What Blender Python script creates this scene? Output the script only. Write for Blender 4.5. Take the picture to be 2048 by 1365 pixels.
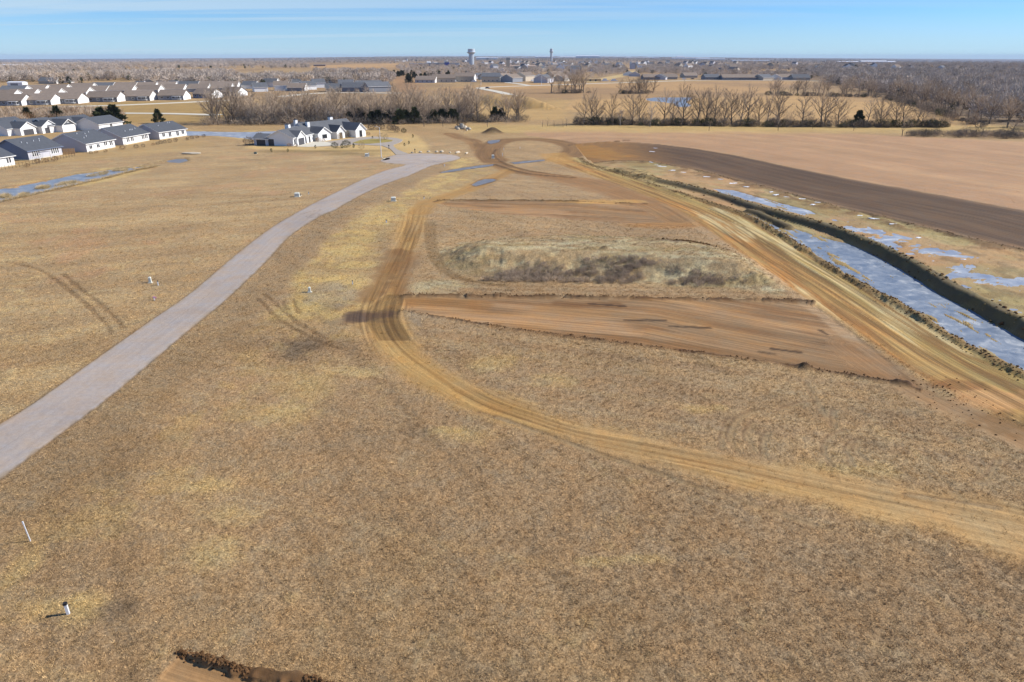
import bpy, math, random
import numpy as np
from mathutils import Vector, Matrix
R = math.radians
rnd = random.Random(7)
for _o in list(bpy.data.objects): bpy.data.objects.remove(_o)
scene = bpy.context.scene
C = scene.collection

# ------------------------------------------------------------------ camera
HC = 30.0
FPX = 1365.0
PITCH = math.atan((682.5 - 113.0) / FPX)
cam = bpy.data.cameras.new('camera'); cam_o = bpy.data.objects.new('camera', cam); C.objects.link(cam_o)
cam_o.location = (0, 0, HC); cam_o.rotation_euler = (R(90) - PITCH, 0, 0)
cam.sensor_width = 36.0; cam.lens = 36.0 * FPX / 2048.0
cam.clip_start = 0.5; cam.clip_end = 60000
scene.camera = cam_o

# ------------------------------------------------------------------ world, sun, exposure
SUN_EL, SUN_AZ = 37.0, 8.0            # azimuth measured from +X towards +Y
w = bpy.data.worlds.new('World'); scene.world = w; w.use_nodes = True
nt = w.node_tree; nt.nodes.clear()
def N(tree, typ, **kw):
    n = tree.nodes.new(typ)
    for k, v in kw.items(): setattr(n, k, v)
    return n
out = N(nt, 'ShaderNodeOutputWorld'); bg = N(nt, 'ShaderNodeBackground'); bg.inputs['Strength'].default_value = 0.095
sky = N(nt, 'ShaderNodeTexSky'); sky.sky_type = 'NISHITA'; sky.sun_disc = False
sky.sun_elevation = R(SUN_EL); sky.sun_rotation = R(90 - SUN_AZ)
sky.altitude = 300; sky.air_density = 0.8; sky.dust_density = 0.0; sky.ozone_density = 3.5
tc = N(nt, 'ShaderNodeTexCoord'); sep = N(nt, 'ShaderNodeSeparateXYZ'); nt.links.new(tc.outputs['Generated'], sep.inputs[0])
def M(tree, op, a, b=None, clamp=False):
    n = tree.nodes.new('ShaderNodeMath'); n.operation = op; n.use_clamp = clamp
    for i, v in enumerate((a, b)):
        if v is None: continue
        if isinstance(v, (int, float)): n.inputs[i].default_value = v
        else: tree.links.new(v, n.inputs[i])
    return n.outputs[0]
zc = M(nt, 'MAXIMUM', sep.outputs[2], 0.004)
cmb = N(nt, 'ShaderNodeCombineXYZ')
for i, s in enumerate((sep.outputs[0], sep.outputs[1], zc)): nt.links.new(s, cmb.inputs[i])
nt.links.new(cmb.outputs[0], sky.inputs[0])
den = M(nt, 'ADD', zc, 0.035)
cu = M(nt, 'DIVIDE', sep.outputs[0], den); cv = M(nt, 'DIVIDE', sep.outputs[1], den)
cvec = N(nt, 'ShaderNodeCombineXYZ'); nt.links.new(M(nt, 'MULTIPLY', cu, 0.12), cvec.inputs[0]); nt.links.new(M(nt, 'MULTIPLY', cv, 0.5), cvec.inputs[1])
cvec.inputs[2].default_value = 3.7
rot = N(nt, 'ShaderNodeVectorRotate'); rot.rotation_type = 'Z_AXIS'; rot.inputs['Angle'].default_value = R(7); nt.links.new(cvec.outputs[0], rot.inputs[0])
n1 = N(nt, 'ShaderNodeTexNoise'); n1.inputs['Scale'].default_value = 0.7; n1.inputs['Detail'].default_value = 7; n1.inputs['Roughness'].default_value = 0.62; n1.inputs['Distortion'].default_value = 0.5
nt.links.new(rot.outputs[0], n1.inputs['Vector'])
rp = N(nt, 'ShaderNodeMapRange'); rp.inputs['From Min'].default_value = 0.40; rp.inputs['From Max'].default_value = 0.62; rp.interpolation_type = 'SMOOTHSTEP'
nt.links.new(n1.outputs[0], rp.inputs[0])
# thin high cloud is denser towards the west half of the sky (to the left)
lr = N(nt, 'ShaderNodeMapRange'); lr.inputs['From Min'].default_value = 0.75; lr.inputs['From Max'].default_value = -0.55; lr.inputs['To Min'].default_value = 0.10; lr.inputs['To Max'].default_value = 0.85
nt.links.new(sep.outputs[0], lr.inputs[0])
cf = M(nt, 'MULTIPLY', rp.outputs[0], lr.outputs[0])
# pale veil low on the horizon, all round
veil = N(nt, 'ShaderNodeMapRange'); veil.inputs['From Min'].default_value = 0.068; veil.inputs['From Max'].default_value = 0.0; veil.inputs['To Min'].default_value = 0.0; veil.inputs['To Max'].default_value = 0.55; veil.interpolation_type = 'SMOOTHSTEP'
nt.links.new(zc, veil.inputs[0])
cf2 = M(nt, 'MAXIMUM', M(nt, 'MULTIPLY', cf, 0.95), veil.outputs[0], True)
tint = N(nt, 'ShaderNodeMix'); tint.data_type = 'RGBA'; tint.blend_type = 'MULTIPLY'; tint.inputs[0].default_value = 1.0
nt.links.new(sky.outputs[0], tint.inputs[6]); tint.inputs[7].default_value = (0.41, 0.67, 0.98, 1)
mx = N(nt, 'ShaderNodeMix'); mx.data_type = 'RGBA'; nt.links.new(cf2, mx.inputs[0]); nt.links.new(tint.outputs[2], mx.inputs[6]); mx.inputs[7].default_value = (4.0, 5.2, 6.2, 1)
nt.links.new(mx.outputs[2], bg.inputs['Color']); nt.links.new(bg.outputs[0], out.inputs[0])

sl = bpy.data.lights.new('sun', 'SUN'); sl.energy = 4.3; sl.angle = R(0.53); sl.color = (1.0, 0.955, 0.88)
so = bpy.data.objects.new('sun', sl); C.objects.link(so)
sd_ = Vector((math.cos(R(SUN_EL)) * math.cos(R(SUN_AZ)), math.cos(R(SUN_EL)) * math.sin(R(SUN_AZ)), math.sin(R(SUN_EL))))
so.rotation_euler = sd_.to_track_quat('Z', 'Y').to_euler(); so.location = (200, 40, 200)
vs = scene.view_settings
scene.display_settings.display_device = 'sRGB'
vs.view_transform = 'Standard'; vs.look = 'None'; vs.gamma = 1; vs.use_curve_mapping = False; vs.exposure = 0.56
scene.cycles.max_bounces = 5; scene.cycles.diffuse_bounces = 2; scene.cycles.volume_bounces = 0
scene.cycles.volume_step_rate = 1

# ------------------------------------------------------------------ helpers
def ray(x, y):
    dx = (x - 1024) / FPX; dy = -(y - 682.5) / FPX
    return dx, math.cos(PITCH) + dy * math.sin(PITCH), -math.sin(PITCH) + dy * math.cos(PITCH)
def P(x, y, z=0.0):
    """ground point seen at a pixel of the 2048 px photograph (only used to measure the plan of the place)"""
    a, b, c = ray(x, y); t = -(HC - z) / c
    return (a * t, b * t)
def PP(pts, z=0.0): return [P(x, y, z) for x, y in pts]
def lin(c):
    return tuple((v / 255 / 12.92) if v / 255 <= 0.04045 else ((v / 255 + 0.055) / 1.055) ** 2.4 for v in c)
ALB = 0.76
def A(*c): return np.array([v * ALB * k for v, k in zip(lin(c), (1.03, 1.0, 0.87))])

def hash2(ix, iy, seed):
    h = (ix.astype(np.int64) * 374761393 + iy.astype(np.int64) * 668265263 + seed * 1442695041) & 0xFFFFFFFF
    h = ((h ^ (h >> 13)) * 1274126177) & 0xFFFFFFFF
    return ((h ^ (h >> 16)) & 0xFFFF) / 65535.0
def vn(x, y, seed=0):
    ix = np.floor(x); iy = np.floor(y); fx = x - ix; fy = y - iy
    fx = fx * fx * (3 - 2 * fx); fy = fy * fy * (3 - 2 * fy)
    a = hash2(ix, iy, seed); b = hash2(ix + 1, iy, seed); c = hash2(ix, iy + 1, seed); d = hash2(ix + 1, iy + 1, seed)
    return (a * (1 - fx) + b * fx) * (1 - fy) + (c * (1 - fx) + d * fx) * fy
def fbm(x, y, seed=0, o=4):
    s = 0; a = 0.5; t = 0
    for i in range(o):
        s = s + a * vn(x, y, seed + i * 17); t += a; a *= 0.55; x = x * 2.03 + 5.1; y = y * 2.03 + 1.7
    return s / t
def sstep(a, b, x):
    t = np.clip((x - a) / (b - a), 0, 1); return t * t * (3 - 2 * t)

def sd_poly_arr(X, Y, poly):
    n = len(poly); d = np.full(X.shape, 1e9); s = np.ones(X.shape)
    for i in range(n):
        ax, ay = poly[i]; bx, by = poly[i - 1]
        ex, ey = bx - ax, by - ay; wx, wy = X - ax, Y - ay
        t = np.clip((wx * ex + wy * ey) / (ex * ex + ey * ey + 1e-9), 0, 1)
        qx = wx - ex * t; qy = wy - ey * t; d = np.minimum(d, qx * qx + qy * qy)
        c1 = Y >= ay; c2 = Y < by; c3 = ex * wy > ey * wx
        flip = (c1 & c2 & c3) | (~c1 & ~c2 & ~c3); s = np.where(flip, -s, s)
    return s * np.sqrt(d)
def proj_line(X, Y, line):
    """distance to an open polyline, signed side distance, length along"""
    best = np.full(X.shape, 1e9); side = np.zeros(X.shape); al = np.zeros(X.shape); acc = 0
    for i in range(len(line) - 1):
        ax, ay = line[i]; bx, by = line[i + 1]
        ex, ey = bx - ax, by - ay; L = math.hypot(ex, ey) + 1e-9; wx, wy = X - ax, Y - ay
        t = np.clip((wx * ex + wy * ey) / (L * L), 0, 1)
        qx = wx - ex * t; qy = wy - ey * t; d = np.sqrt(qx * qx + qy * qy)
        m = d < best; best = np.where(m, d, best)
        side = np.where(m, np.sign(ex * wy - ey * wx) * d, side); al = np.where(m, acc + t * L, al); acc += L
    return best, side, al
def smooth_line(pts, k=4):
    """Catmull-Rom through the points"""
    r = []
    for i in range(len(pts) - 1):
        p0 = pts[max(i - 1, 0)]; p1 = pts[i]; p2 = pts[i + 1]; p3 = pts[min(i + 2, len(pts) - 1)]
        for j in range(k):
            t = j / k; t2 = t * t; t3 = t2 * t
            r.append(tuple(0.5 * (2 * p1[q] + (p2[q] - p0[q]) * t + (2 * p0[q] - 5 * p1[q] + 4 * p2[q] - p3[q]) * t2 + (3 * p1[q] - p0[q] - 3 * p2[q] + p3[q]) * t3) for q in (0, 1)))
    r.append(tuple(pts[-1])); return r

def tag(o, label=None, cat=None, group=None, kind=None):
    if label: o['label'] = label
    if cat: o['category'] = cat
    if group: o['group'] = group
    if kind: o['kind'] = kind
    return o
def empty(name, loc, rz=0.0, sc=1.0):
    o = bpy.data.objects.new(name, None); o.empty_display_size = 0.5; C.objects.link(o)
    o.location = loc; o.rotation_euler = (0, 0, rz); o.scale = (sc, sc, sc) if isinstance(sc, (int, float)) else sc
    return o
def link(name, me, parent=None, loc=None):
    o = bpy.data.objects.new(name, me); C.objects.link(o)
    if parent is not None: o.parent = parent
    if loc is not None: o.location = loc
    return o
def copy_tree(o, parent=None):
    c = o.copy(); C.objects.link(c); c.parent = parent
    for ch in KIDS.get(o.name, []): copy_tree(ch, c)
    return c
KIDS = {}
def kid(parent, o):
    o.parent = parent; KIDS.setdefault(parent.name, []).append(o); return o

class MB:
    def __init__(s): s.v = []; s.f = []; s.m = []
    def quad(s, a, b, c, d, m=0):
        n = len(s.v); s.v += [a, b, c, d]; s.f.append((n, n + 1, n + 2, n + 3)); s.m.append(m)
    def tri(s, a, b, c, m=0):
        n = len(s.v); s.v += [a, b, c]; s.f.append((n, n + 1, n + 2)); s.m.append(m)
    def box(s, x0, x1, y0, y1, z0, z1, m=0):
        n = len(s.v); s.v += [(x, y, z) for z in (z0, z1) for y in (y0, y1) for x in (x0, x1)]
        for q in ((0, 2, 3, 1), (4, 5, 7, 6), (0, 1, 5, 4), (2, 6, 7, 3), (0, 4, 6, 2), (1, 3, 7, 5)):
            s.f.append(tuple(n + i for i in q)); s.m.append(m)
    def poly(s, pts, m=0):
        n = len(s.v); s.v += pts; s.f.append(tuple(range(n, n + len(pts)))); s.m.append(m)
    def lathe(s, prof, n=16, m=0, cx=0, cy=0, cap=True):
        b = len(s.v)
        for r, z in prof: s.v += [(cx + r * math.cos(2 * math.pi * k / n), cy + r * math.sin(2 * math.pi * k / n), z) for k in range(n)]
        for j in range(len(prof) - 1):
            for k in range(n):
                k2 = (k + 1) % n; s.f.append((b + j * n + k, b + j * n + k2, b + (j + 1) * n + k2, b + (j + 1) * n + k)); s.m.append(m)
        if cap:
            s.f.append(tuple(b + (len(prof) - 1) * n + k for k in range(n))); s.m.append(m)
            s.f.append(tuple(b + k for k in reversed(range(n)))); s.m.append(m)
    def tube(s, p, q, r0, r1, n=4, m=0):
        p = Vector(p); q = Vector(q); d = (q - p)
        if d.length < 1e-6: return
        d.normalize(); u = d.orthogonal().normalized(); v = d.cross(u); b = len(s.v)
        for c, r in ((p, r0), (q, r1)):
            for k in range(n):
                a = 2 * math.pi * k / n; s.v.append(tuple(c + u * (r * math.cos(a)) + v * (r * math.sin(a))))
        for k in range(n):
            k2 = (k + 1) % n; s.f.append((b + k, b + k2, b + n + k2, b + n + k)); s.m.append(m)
    def mesh(s, name, mats, smooth=False):
        me = bpy.data.meshes.new(name); me.from_pydata(s.v, [], s.f)
        for mt in (mats if isinstance(mats, (list, tuple)) else [mats]): me.materials.append(mt)
        if any(s.m): me.polygons.foreach_set('material_index', s.m)
        if smooth: me.polygons.foreach_set('use_smooth', [True] * len(s.f))
        me.update(); return me

# ------------------------------------------------------------------ materials
def mat(name, col, rough=0.8, var=0.12, scale=3.0, spec=0.3, bump=0.0, metal=0.0, rand=0.0, bscale=None):
    m = bpy.data.materials.new(name); m.use_nodes = True; t = m.node_tree; b = t.nodes['Principled BSDF']
    b.inputs['Roughness'].default_value = rough; b.inputs['Specular IOR Level'].default_value = spec; b.inputs['Metallic'].default_value = metal
    g = N(t, 'ShaderNodeNewGeometry'); nz = N(t, 'ShaderNodeTexNoise'); nz.inputs['Scale'].default_value = scale; nz.inputs['Detail'].default_value = 4
    t.links.new(g.outputs['Position'], nz.inputs['Vector'])
    mr = N(t, 'ShaderNodeMapRange'); mr.inputs['From Min'].default_value = 0.25; mr.inputs['From Max'].default_value = 0.75
    mr.inputs['To Min'].default_value = 1 - var; mr.inputs['To Max'].default_value = 1 + var; t.links.new(nz.outputs[0], mr.inputs[0])
    fac = mr.outputs[0]
    if rand:
        oi = N(t, 'ShaderNodeObjectInfo'); r2 = N(t, 'ShaderNodeMapRange'); r2.inputs['To Min'].default_value = 1 - rand; r2.inputs['To Max'].default_value = 1 + rand
        t.links.new(oi.outputs['Random'], r2.inputs[0]); fac = M(t, 'MULTIPLY', fac, r2.outputs[0])
    vm = N(t, 'ShaderNodeVectorMath', operation='SCALE'); vm.inputs[0].default_value = col[:3]; t.links.new(fac, vm.inputs['Scale'])
    t.links.new(vm.outputs[0], b.inputs['Base Color'])
    if bump:
        bp = N(t, 'ShaderNodeBump'); bp.inputs['Strength'].default_value = bump; bp.inputs['Distance'].default_value = 0.05
        n2 = N(t, 'ShaderNodeTexNoise'); n2.inputs['Scale'].default_value = bscale or scale * 4; t.links.new(g.outputs['Position'], n2.inputs['Vector'])
        t.links.new(n2.outputs[0], bp.inputs['Height']); t.links.new(bp.outputs[0], b.inputs['Normal'])
    return m

def soil_material():
    m = bpy.data.materials.new('land'); m.use_nodes = True; t = m.node_tree; b = t.nodes['Principled BSDF']; L = t.links.new
    ac = N(t, 'ShaderNodeAttribute'); ac.attribute_name = 'Col'
    am = N(t, 'ShaderNodeAttribute'); am.attribute_name = 'Mask'; sm = N(t, 'ShaderNodeSeparateXYZ'); L(am.outputs['Vector'], sm.inputs[0])
    af = N(t, 'ShaderNodeAttribute'); af.attribute_name = 'Flow'
    g = N(t, 'ShaderNodeNewGeometry')
    def noise(vec, sc, det, rough=0.6, vscale=None, dist=0.0):
        n = N(t, 'ShaderNodeTexNoise'); n.inputs['Scale'].default_value = sc; n.inputs['Detail'].default_value = det; n.inputs['Roughness'].default_value = rough; n.inputs['Distortion'].default_value = dist
        if vscale:
            v = N(t, 'ShaderNodeVectorMath', operation='MULTIPLY'); v.inputs[1].default_value = vscale; L(vec, v.inputs[0]); vec = v.outputs[0]
        L(vec, n.inputs['Vector']); return n.outputs[0]
    def rng(x, a, b_, c, d):
        r = N(t, 'ShaderNodeMapRange'); r.inputs[1].default_value = a; r.inputs[2].default_value = b_; r.inputs[3].default_value = c; r.inputs[4].default_value = d; L(x, r.inputs[0]); return r.outputs[0]
    def mixf(f, a, b_):
        n = N(t, 'ShaderNodeMix'); n.data_type = 'FLOAT'
        for s, v in ((0, f), (2, a), (3, b_)):
            if isinstance(v, (int, float)): n.inputs[s].default_value = v
            else: L(v, n.inputs[s])
        return n.outputs[0]
    pos = g.outputs['Position']; fl = af.outputs['Vector']; grass = sm.outputs[0]; streak = sm.outputs[1]; wet = sm.outputs[2]
    nf = noise(pos, 6.5, 6, 0.78); nm = noise(pos, 1.9, 5, 0.7); nl = noise(pos, 0.06, 6, 0.65)
    ns1 = noise(fl, 1.0, 5, 0.65, (2.6, 0.05, 1)); ns2 = noise(fl, 1.0, 4, 0.6, (0.55, 0.018, 1), 0.3)
    gfac = M(t, 'MULTIPLY', M(t, 'MULTIPLY', rng(nf, 0.3, 0.7, 0.18, 1.80), rng(nm, 0.3, 0.7, 0.82, 1.18)), rng(nl, 0.3, 0.7, 0.86, 1.13))  # low noise goes dark: shade between grass clumps put into the colour
    dfac = M(t, 'MULTIPLY', rng(nm, 0.3, 0.7, 0.93, 1.07), rng(nl, 0.3, 0.7, 0.9, 1.1))
    base = mixf(grass, dfac, gfac)
    sf = M(t, 'MULTIPLY', rng(ns1, 0.28, 0.72, 0.52, 1.42), rng(ns2, 0.3, 0.7, 0.78, 1.24))
    fac = M(t, 'MULTIPLY', base, mixf(streak, 1.0, sf))
    fac = M(t, 'MULTIPLY', fac, rng(wet, 0, 1, 1.0, 0.6))
    vm = N(t, 'ShaderNodeVectorMath', operation='SCALE'); L(ac.outputs['Color'], vm.inputs[0]); L(fac, vm.inputs['Scale'])
    # faint warm and cool drift so a field is never one hue
    nh = noise(pos, 0.35, 5, 0.7); hm = N(t, 'ShaderNodeMix'); hm.data_type = 'RGBA'; hm.blend_type = 'MULTIPLY'; hm.inputs[0].default_value = 1.0
    cr = N(t, 'ShaderNodeMix'); cr.data_type = 'RGBA'; cr.inputs[6].default_value = (1.06, 0.985, 0.90, 1); cr.inputs[7].default_value = (0.94, 1.0, 1.10, 1); L(rng(nh, 0.35, 0.65, 0, 1), cr.inputs[0])
    L(vm.outputs[0], hm.inputs[6]); L(cr.outputs[2], hm.inputs[7]); L(hm.outputs[2], b.inputs['Base Color'])
    L(rng(wet, 0, 1, 0.92, 0.22), b.inputs['Roughness']); b.inputs['Specular IOR Level'].default_value = 0.25
    hgt = M(t, 'ADD', M(t, 'MULTIPLY', M(t, 'MULTIPLY', nf, grass), 1.0), M(t, 'MULTIPLY', M(t, 'MULTIPLY', ns1, streak), 0.55))
    hgt = M(t, 'ADD', hgt, M(t, 'MULTIPLY', nm, 0.35))
    bp = N(t, 'ShaderNodeBump'); bp.inputs['Strength'].default_value = 0.75; bp.inputs['Distance'].default_value = 0.16; L(hgt, bp.inputs['Height']); L(bp.outputs[0], b.inputs['Normal'])
    return m
LAND = soil_material()

def ice_material(name, c1, c2, snow, rough=0.22, sc=0.25):
    m = bpy.data.materials.new(name); m.use_nodes = True; t = m.node_tree; b = t.nodes['Principled BSDF']; L = t.links.new
    g = N(t, 'ShaderNodeNewGeometry'); n = N(t, 'ShaderNodeTexNoise'); n.inputs['Scale'].default_value = sc; n.inputs['Detail'].default_value = 7; n.inputs['Roughness'].default_value = 0.65; n.inputs['Distortion'].default_value = 0.8
    L(g.outputs['Position'], n.inputs['Vector'])
    cr = N(t, 'ShaderNodeValToRGB'); e = cr.color_ramp.elements; e[0].position = 0.38; e[0].color = (*c1, 1); e[1].position = 0.56; e[1].color = (*c2, 1)
    e2 = cr.color_ramp.elements.new(0.68); e2.color = (*snow, 1); L(n.outputs[0], cr.inputs[0]); L(cr.outputs[0], b.inputs['Base Color'])
    r = N(t, 'ShaderNodeMapRange'); r.inputs[1].default_value = 0.4; r.inputs[2].default_value = 0.7; r.inputs[3].default_value = rough; r.inputs[4].default_value = 0.6; L(n.outputs[0], r.inputs[0]); L(r.outputs[0], b.inputs['Roughness'])
    b.inputs['IOR'].default_value = 1.33; b.inputs['Specular IOR Level'].default_value = 0.5
    bp = N(t, 'ShaderNodeBump'); bp.inputs['Strength'].default_value = 0.15; bp.inputs['Distance'].default_value = 0.04; n2 = N(t, 'ShaderNodeTexNoise'); n2.inputs['Scale'].default_value = 2.2
    L(g.outputs['Position'], n2.inputs['Vector']); L(n2.outputs[0], bp.inputs['Height']); L(bp.outputs[0], b.inputs['Normal'])
    return m
ICE = ice_material('ice', (0.15, 0.185, 0.235), (0.24, 0.275, 0.32), (0.42, 0.44, 0.45), 0.4, 0.45)
ICE_PALE = ice_material('pale_ice', (0.22, 0.25, 0.31), (0.34, 0.37, 0.41), (0.54, 0.55, 0.55), 0.4, 0.3)
PUDDLE = ice_material('puddle', (0.14, 0.135, 0.135), (0.2, 0.195, 0.195), (0.34, 0.34, 0.35), 0.32, 0.8)
def asphalt_material(name, col):
    m = mat(name, col, 0.88, 0.06, 0.5, 0.25, 0.25, bscale=14)
    return m
ASPH = asphalt_material('road_surface', A(182, 170, 172)); DRIVE = asphalt_material('drive_surface', A(182, 172, 168))
CONC = mat('concrete', A(225, 220, 212), 0.85, 0.07, 1.0); KERB = mat('road_edge', A(120, 105, 85), 0.9, 0.1, 3)
WHITE = mat('white_siding', (0.78, 0.78, 0.77), 0.6, 0.03, 2); LAV = mat('grey_and_shaded_siding', (0.50, 0.50, 0.54), 0.6, 0.03, 2); NAVY = mat('blue_and_shaded_siding', (0.14, 0.18, 0.27), 0.6, 0.05, 2)  # grey and blue also colour the shaded gables of the pond row
TRIM = mat('white_trim', (0.82, 0.82, 0.80), 0.5, 0.02, 2); SHING = mat('dark_shingles', (0.085, 0.092, 0.105), 0.9, 0.14, 1.4, 0.2, 0.3, bscale=5)
SHING2 = mat('brown_grey_shingles', (0.24, 0.19, 0.15), 0.9, 0.12, 0.5, 0.2, rand=0.12); SHING3 = mat('slate_shingles', (0.12, 0.125, 0.135), 0.9, 0.12, 0.5, 0.2, rand=0.15)
GLASS = mat('window_glass', (0.02, 0.025, 0.035), 0.08, 0.1, 2, 0.6); DARKD = mat('dark_door', (0.055, 0.055, 0.06), 0.5, 0.05, 3)
GDOOR = mat('garage_door', (0.07, 0.07, 0.078), 0.55, 0.05, 2); CREAM = mat('cream_wall', (0.55, 0.47, 0.36), 0.75, 0.06, 1); BRICKM = mat('brown_wall', (0.26, 0.18, 0.14), 0.8, 0.08, 1)
GREYW = mat('grey_wall', (0.22, 0.235, 0.265), 0.7, 0.06, 1, rand=0.2); BEIGE = mat('beige_wall', (0.42, 0.38, 0.32), 0.7, 0.06, 1, rand=0.15)
WOODF = mat('fence_wood', (0.36, 0.23, 0.12), 0.85, 0.15, 3); METAL = mat('white_metal', (0.75, 0.76, 0.78), 0.4, 0.03, 1); GALV = mat('galvanised', (0.45, 0.46, 0.48), 0.5, 0.05, 2, metal=0.3)
BOXC = mat('cabinet_paint', (0.62, 0.63, 0.56), 0.5, 0.04, 4); BLACK = mat('black_plastic', (0.02, 0.02, 0.022), 0.5, 0.1, 4); PINK = mat('pink_tape', (0.55, 0.22, 0.42), 0.6, 0.1, 5)
BARK = mat('bark', (0.17, 0.14, 0.11), 0.95, 0.2, 2, 0.1, rand=0.2); BARKP = mat('pale_bark', (0.30, 0.265, 0.225), 0.95, 0.2, 2, 0.1, rand=0.2)
TWIG = mat('twigs', (0.50, 0.385, 0.275), 0.95, 0.12, 0.6, 0.1, rand=0.22); TWIGP = mat('pale_twigs', (0.46, 0.39, 0.33), 0.95, 0.12, 0.6, 0.1, rand=0.15)
CEDAR = mat('cedar_foliage', (0.065, 0.074, 0.034), 0.9, 0.25, 0.8, 0.1, rand=0.3); WOODT = mat('far_twigs', (0.50, 0.42, 0.35), 0.95, 0.12, 0.6, 0.1, rand=0.28); BRUSH = mat('dark_brush', (0.12, 0.11, 0.095), 0.95, 0.2, 0.8, 0.1, rand=0.2)
RUST = mat('rusty_brush', (0.25, 0.155, 0.085), 0.95, 0.2, 1, 0.1, rand=0.25); STRAW = mat('straw_grass', (0.52, 0.39, 0.21), 0.95, 0.2, 2, 0.1, rand=0.15); SHRUB = mat('brown_shrub', (0.13, 0.10, 0.075), 0.95, 0.2, 2, 0.1, rand=0.25)
STONE = mat('limestone', (0.52, 0.45, 0.34), 0.9, 0.15, 2, 0.2, 0.4); SNOW = mat('snow', (0.82, 0.84, 0.87), 0.6, 0.04, 2); RAWWOOD = mat('new_lumber', (0.62, 0.47, 0.27), 0.8, 0.1, 1)
TOWER = mat('tower_paint', (0.50, 0.55, 0.60), 0.5, 0.03, 0.2); CAR_W = mat('white_car_paint', (0.72, 0.73, 0.74), 0.3, 0.02, 1, 0.5); CAR_D = mat('dark_car_paint', (0.05, 0.055, 0.07), 0.3, 0.02, 1, 0.5)

# ------------------------------------------------------------------ plan of the place (measured outlines)
z4 = lambda pts, s, ox, oy: [(x / s + ox, y / s + oy) for x, y in pts]
FLOOR = -1.5
ROADL = [(-260, 985), (-100, 907), (0, 850), (80, 800), (205, 710.5), (307.6, 638.7), (386, 584), (478.5, 505.4), (547, 454), (605, 420), (637, 403), (682, 380.6), (727, 359), (772, 341.3), (803.5, 333.4)]
CUL = [(811, 330.5), (808, 329.4), (790, 327.8), (772, 326.7), (760.8, 322.2), (772, 316.6), (792, 309.9), (817, 308), (862, 308), (895.5, 309.4), (913, 312), (920, 315.5), (918, 318.8), (895.5, 324.4), (861.8, 332.3)]
ROADR = [(817, 352.5), (772, 368), (727, 388.5), (682, 413), (671, 420), (639, 433.7), (581, 471), (533, 522.5), (454.5, 597.7), (376, 662.6), (307.6, 720.7), (212, 800), (95, 888), (0, 960), (-100, 1035), (-260, 1150)]
road_poly = smooth_line(PP(ROADL), 3) + smooth_line(PP(CUL), 3) + smooth_line(PP(ROADR), 3)
DRV = [(817, 308), (792, 309.9), (781, 298.6), (765, 292), (735, 290.5), (704.6, 289.6), (675, 292.5), (640, 293.5), (632, 285.5), (655, 283.5), (671, 281.5), (690, 278.8), (704.6, 277.3), (725, 275), (749.5, 273.6), (772, 274.6), (795, 277), (806, 280.5), (801, 285), (786.6, 290.4), (788, 294), (794.5, 299.7)]
drive_poly = PP(DRV)
ISLAND = PP([(705, 286.5), (720, 281), (745, 278.4), (770, 279), (786, 281), (783, 283.6), (770, 285.5), (740, 288), (715, 288)])
pad1 = PP([(790, 593), (1000, 594), (1200, 597), (1400, 600), (1600, 604), (1628, 608), (1700, 662), (1770, 718), (1850, 782), (1800, 768), (1700, 750), (1610, 735), (1480, 716), (1360, 700), (1200, 680), (1050, 660), (950, 645), (870, 632), (800, 620)])
pad2 = PP([(868, 406), (900, 402), (1040, 402), (1160, 404), (1275, 404), (1330, 415), (1375, 440), (1392, 454), (1325, 453), (1205, 444), (1100, 436), (1000, 428), (900, 413)])
pad3 = PP([(357, 1307.6), (404, 1321), (445, 1334), (513, 1352), (600, 1363), (700, 1390), (560, 1440), (240, 1440), (310, 1365), (331, 1340)])
emb = PP([(1095, 320), (1110, 306), (1150, 312), (1168, 323), (1200, 336), (1290, 364), (1400, 397), (1500, 432), (1580, 482), (1680, 547), (1800, 612), (1900, 674), (2048, 748), (2250, 850), (2400, 1010), (2200, 920), (2048, 852), (1970, 822), (1900, 782), (1850, 760), (1760, 694), (1680, 640), (1600, 590), (1530, 545), (1470, 500), (1400, 452), (1330, 412), (1250, 376), (1180, 350)])
emb_line = smooth_line(PP([(1120, 312), (1220, 350), (1330, 390), (1440, 435), (1540, 500), (1650, 570), (1760, 645), (1880, 725), (2048, 810), (2250, 920)]))
spoil_line = smooth_line(PP([(1160, 316), (1172, 326), (1200, 337), (1250, 352), (1310, 371), (1400, 400), (1460, 420), (1500, 435), (1560, 470), (1620, 508), (1680, 548), (1740, 580), (1800, 613), (1850, 642), (1900, 675), (1970, 712), (2048, 752), (2150, 806), (2300, 880)]), 3)
track_up = PP([(848, 412), (850, 440), (850, 465), (830, 500), (815, 530), (808, 560), (800, 590), (808, 620), (812, 650), (840, 700), (900, 748), (1000, 790), (1100, 828), (1200, 856), (1300, 878), (1400, 900), (1500, 918), (1600, 938), (1750, 968), (1900, 988), (2048, 1012), (2250, 1045)])
track_dn = PP([(2250, 1200), (2048, 1120), (1900, 1072), (1750, 1036), (1600, 1002), (1500, 985), (1400, 958), (1300, 930), (1200, 902), (1100, 874), (1000, 848), (900, 805), (830, 765), (770, 720), (728, 680), (700, 640), (722, 605), (752, 565), (775, 525), (792, 480), (800, 445), (822, 420)])
track_poly = track_up + track_dn
track_line = smooth_line(PP([(835, 415), (826, 450), (812, 490), (795, 530), (775, 570), (757, 610), (752, 645), (780, 700), (860, 760), (950, 812), (1050, 848), (1150, 878), (1300, 905), (1450, 935), (1600, 970), (1800, 1015), (2048, 1068), (2250, 1120)]))
loop_line = smooth_line(PP([(900, 268), (922, 276), (945, 283), (965, 303), (985, 323), (1030, 342), (1096, 352), (1160, 362), (1235, 384), (1311, 413), (1360, 440)]))
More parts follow.
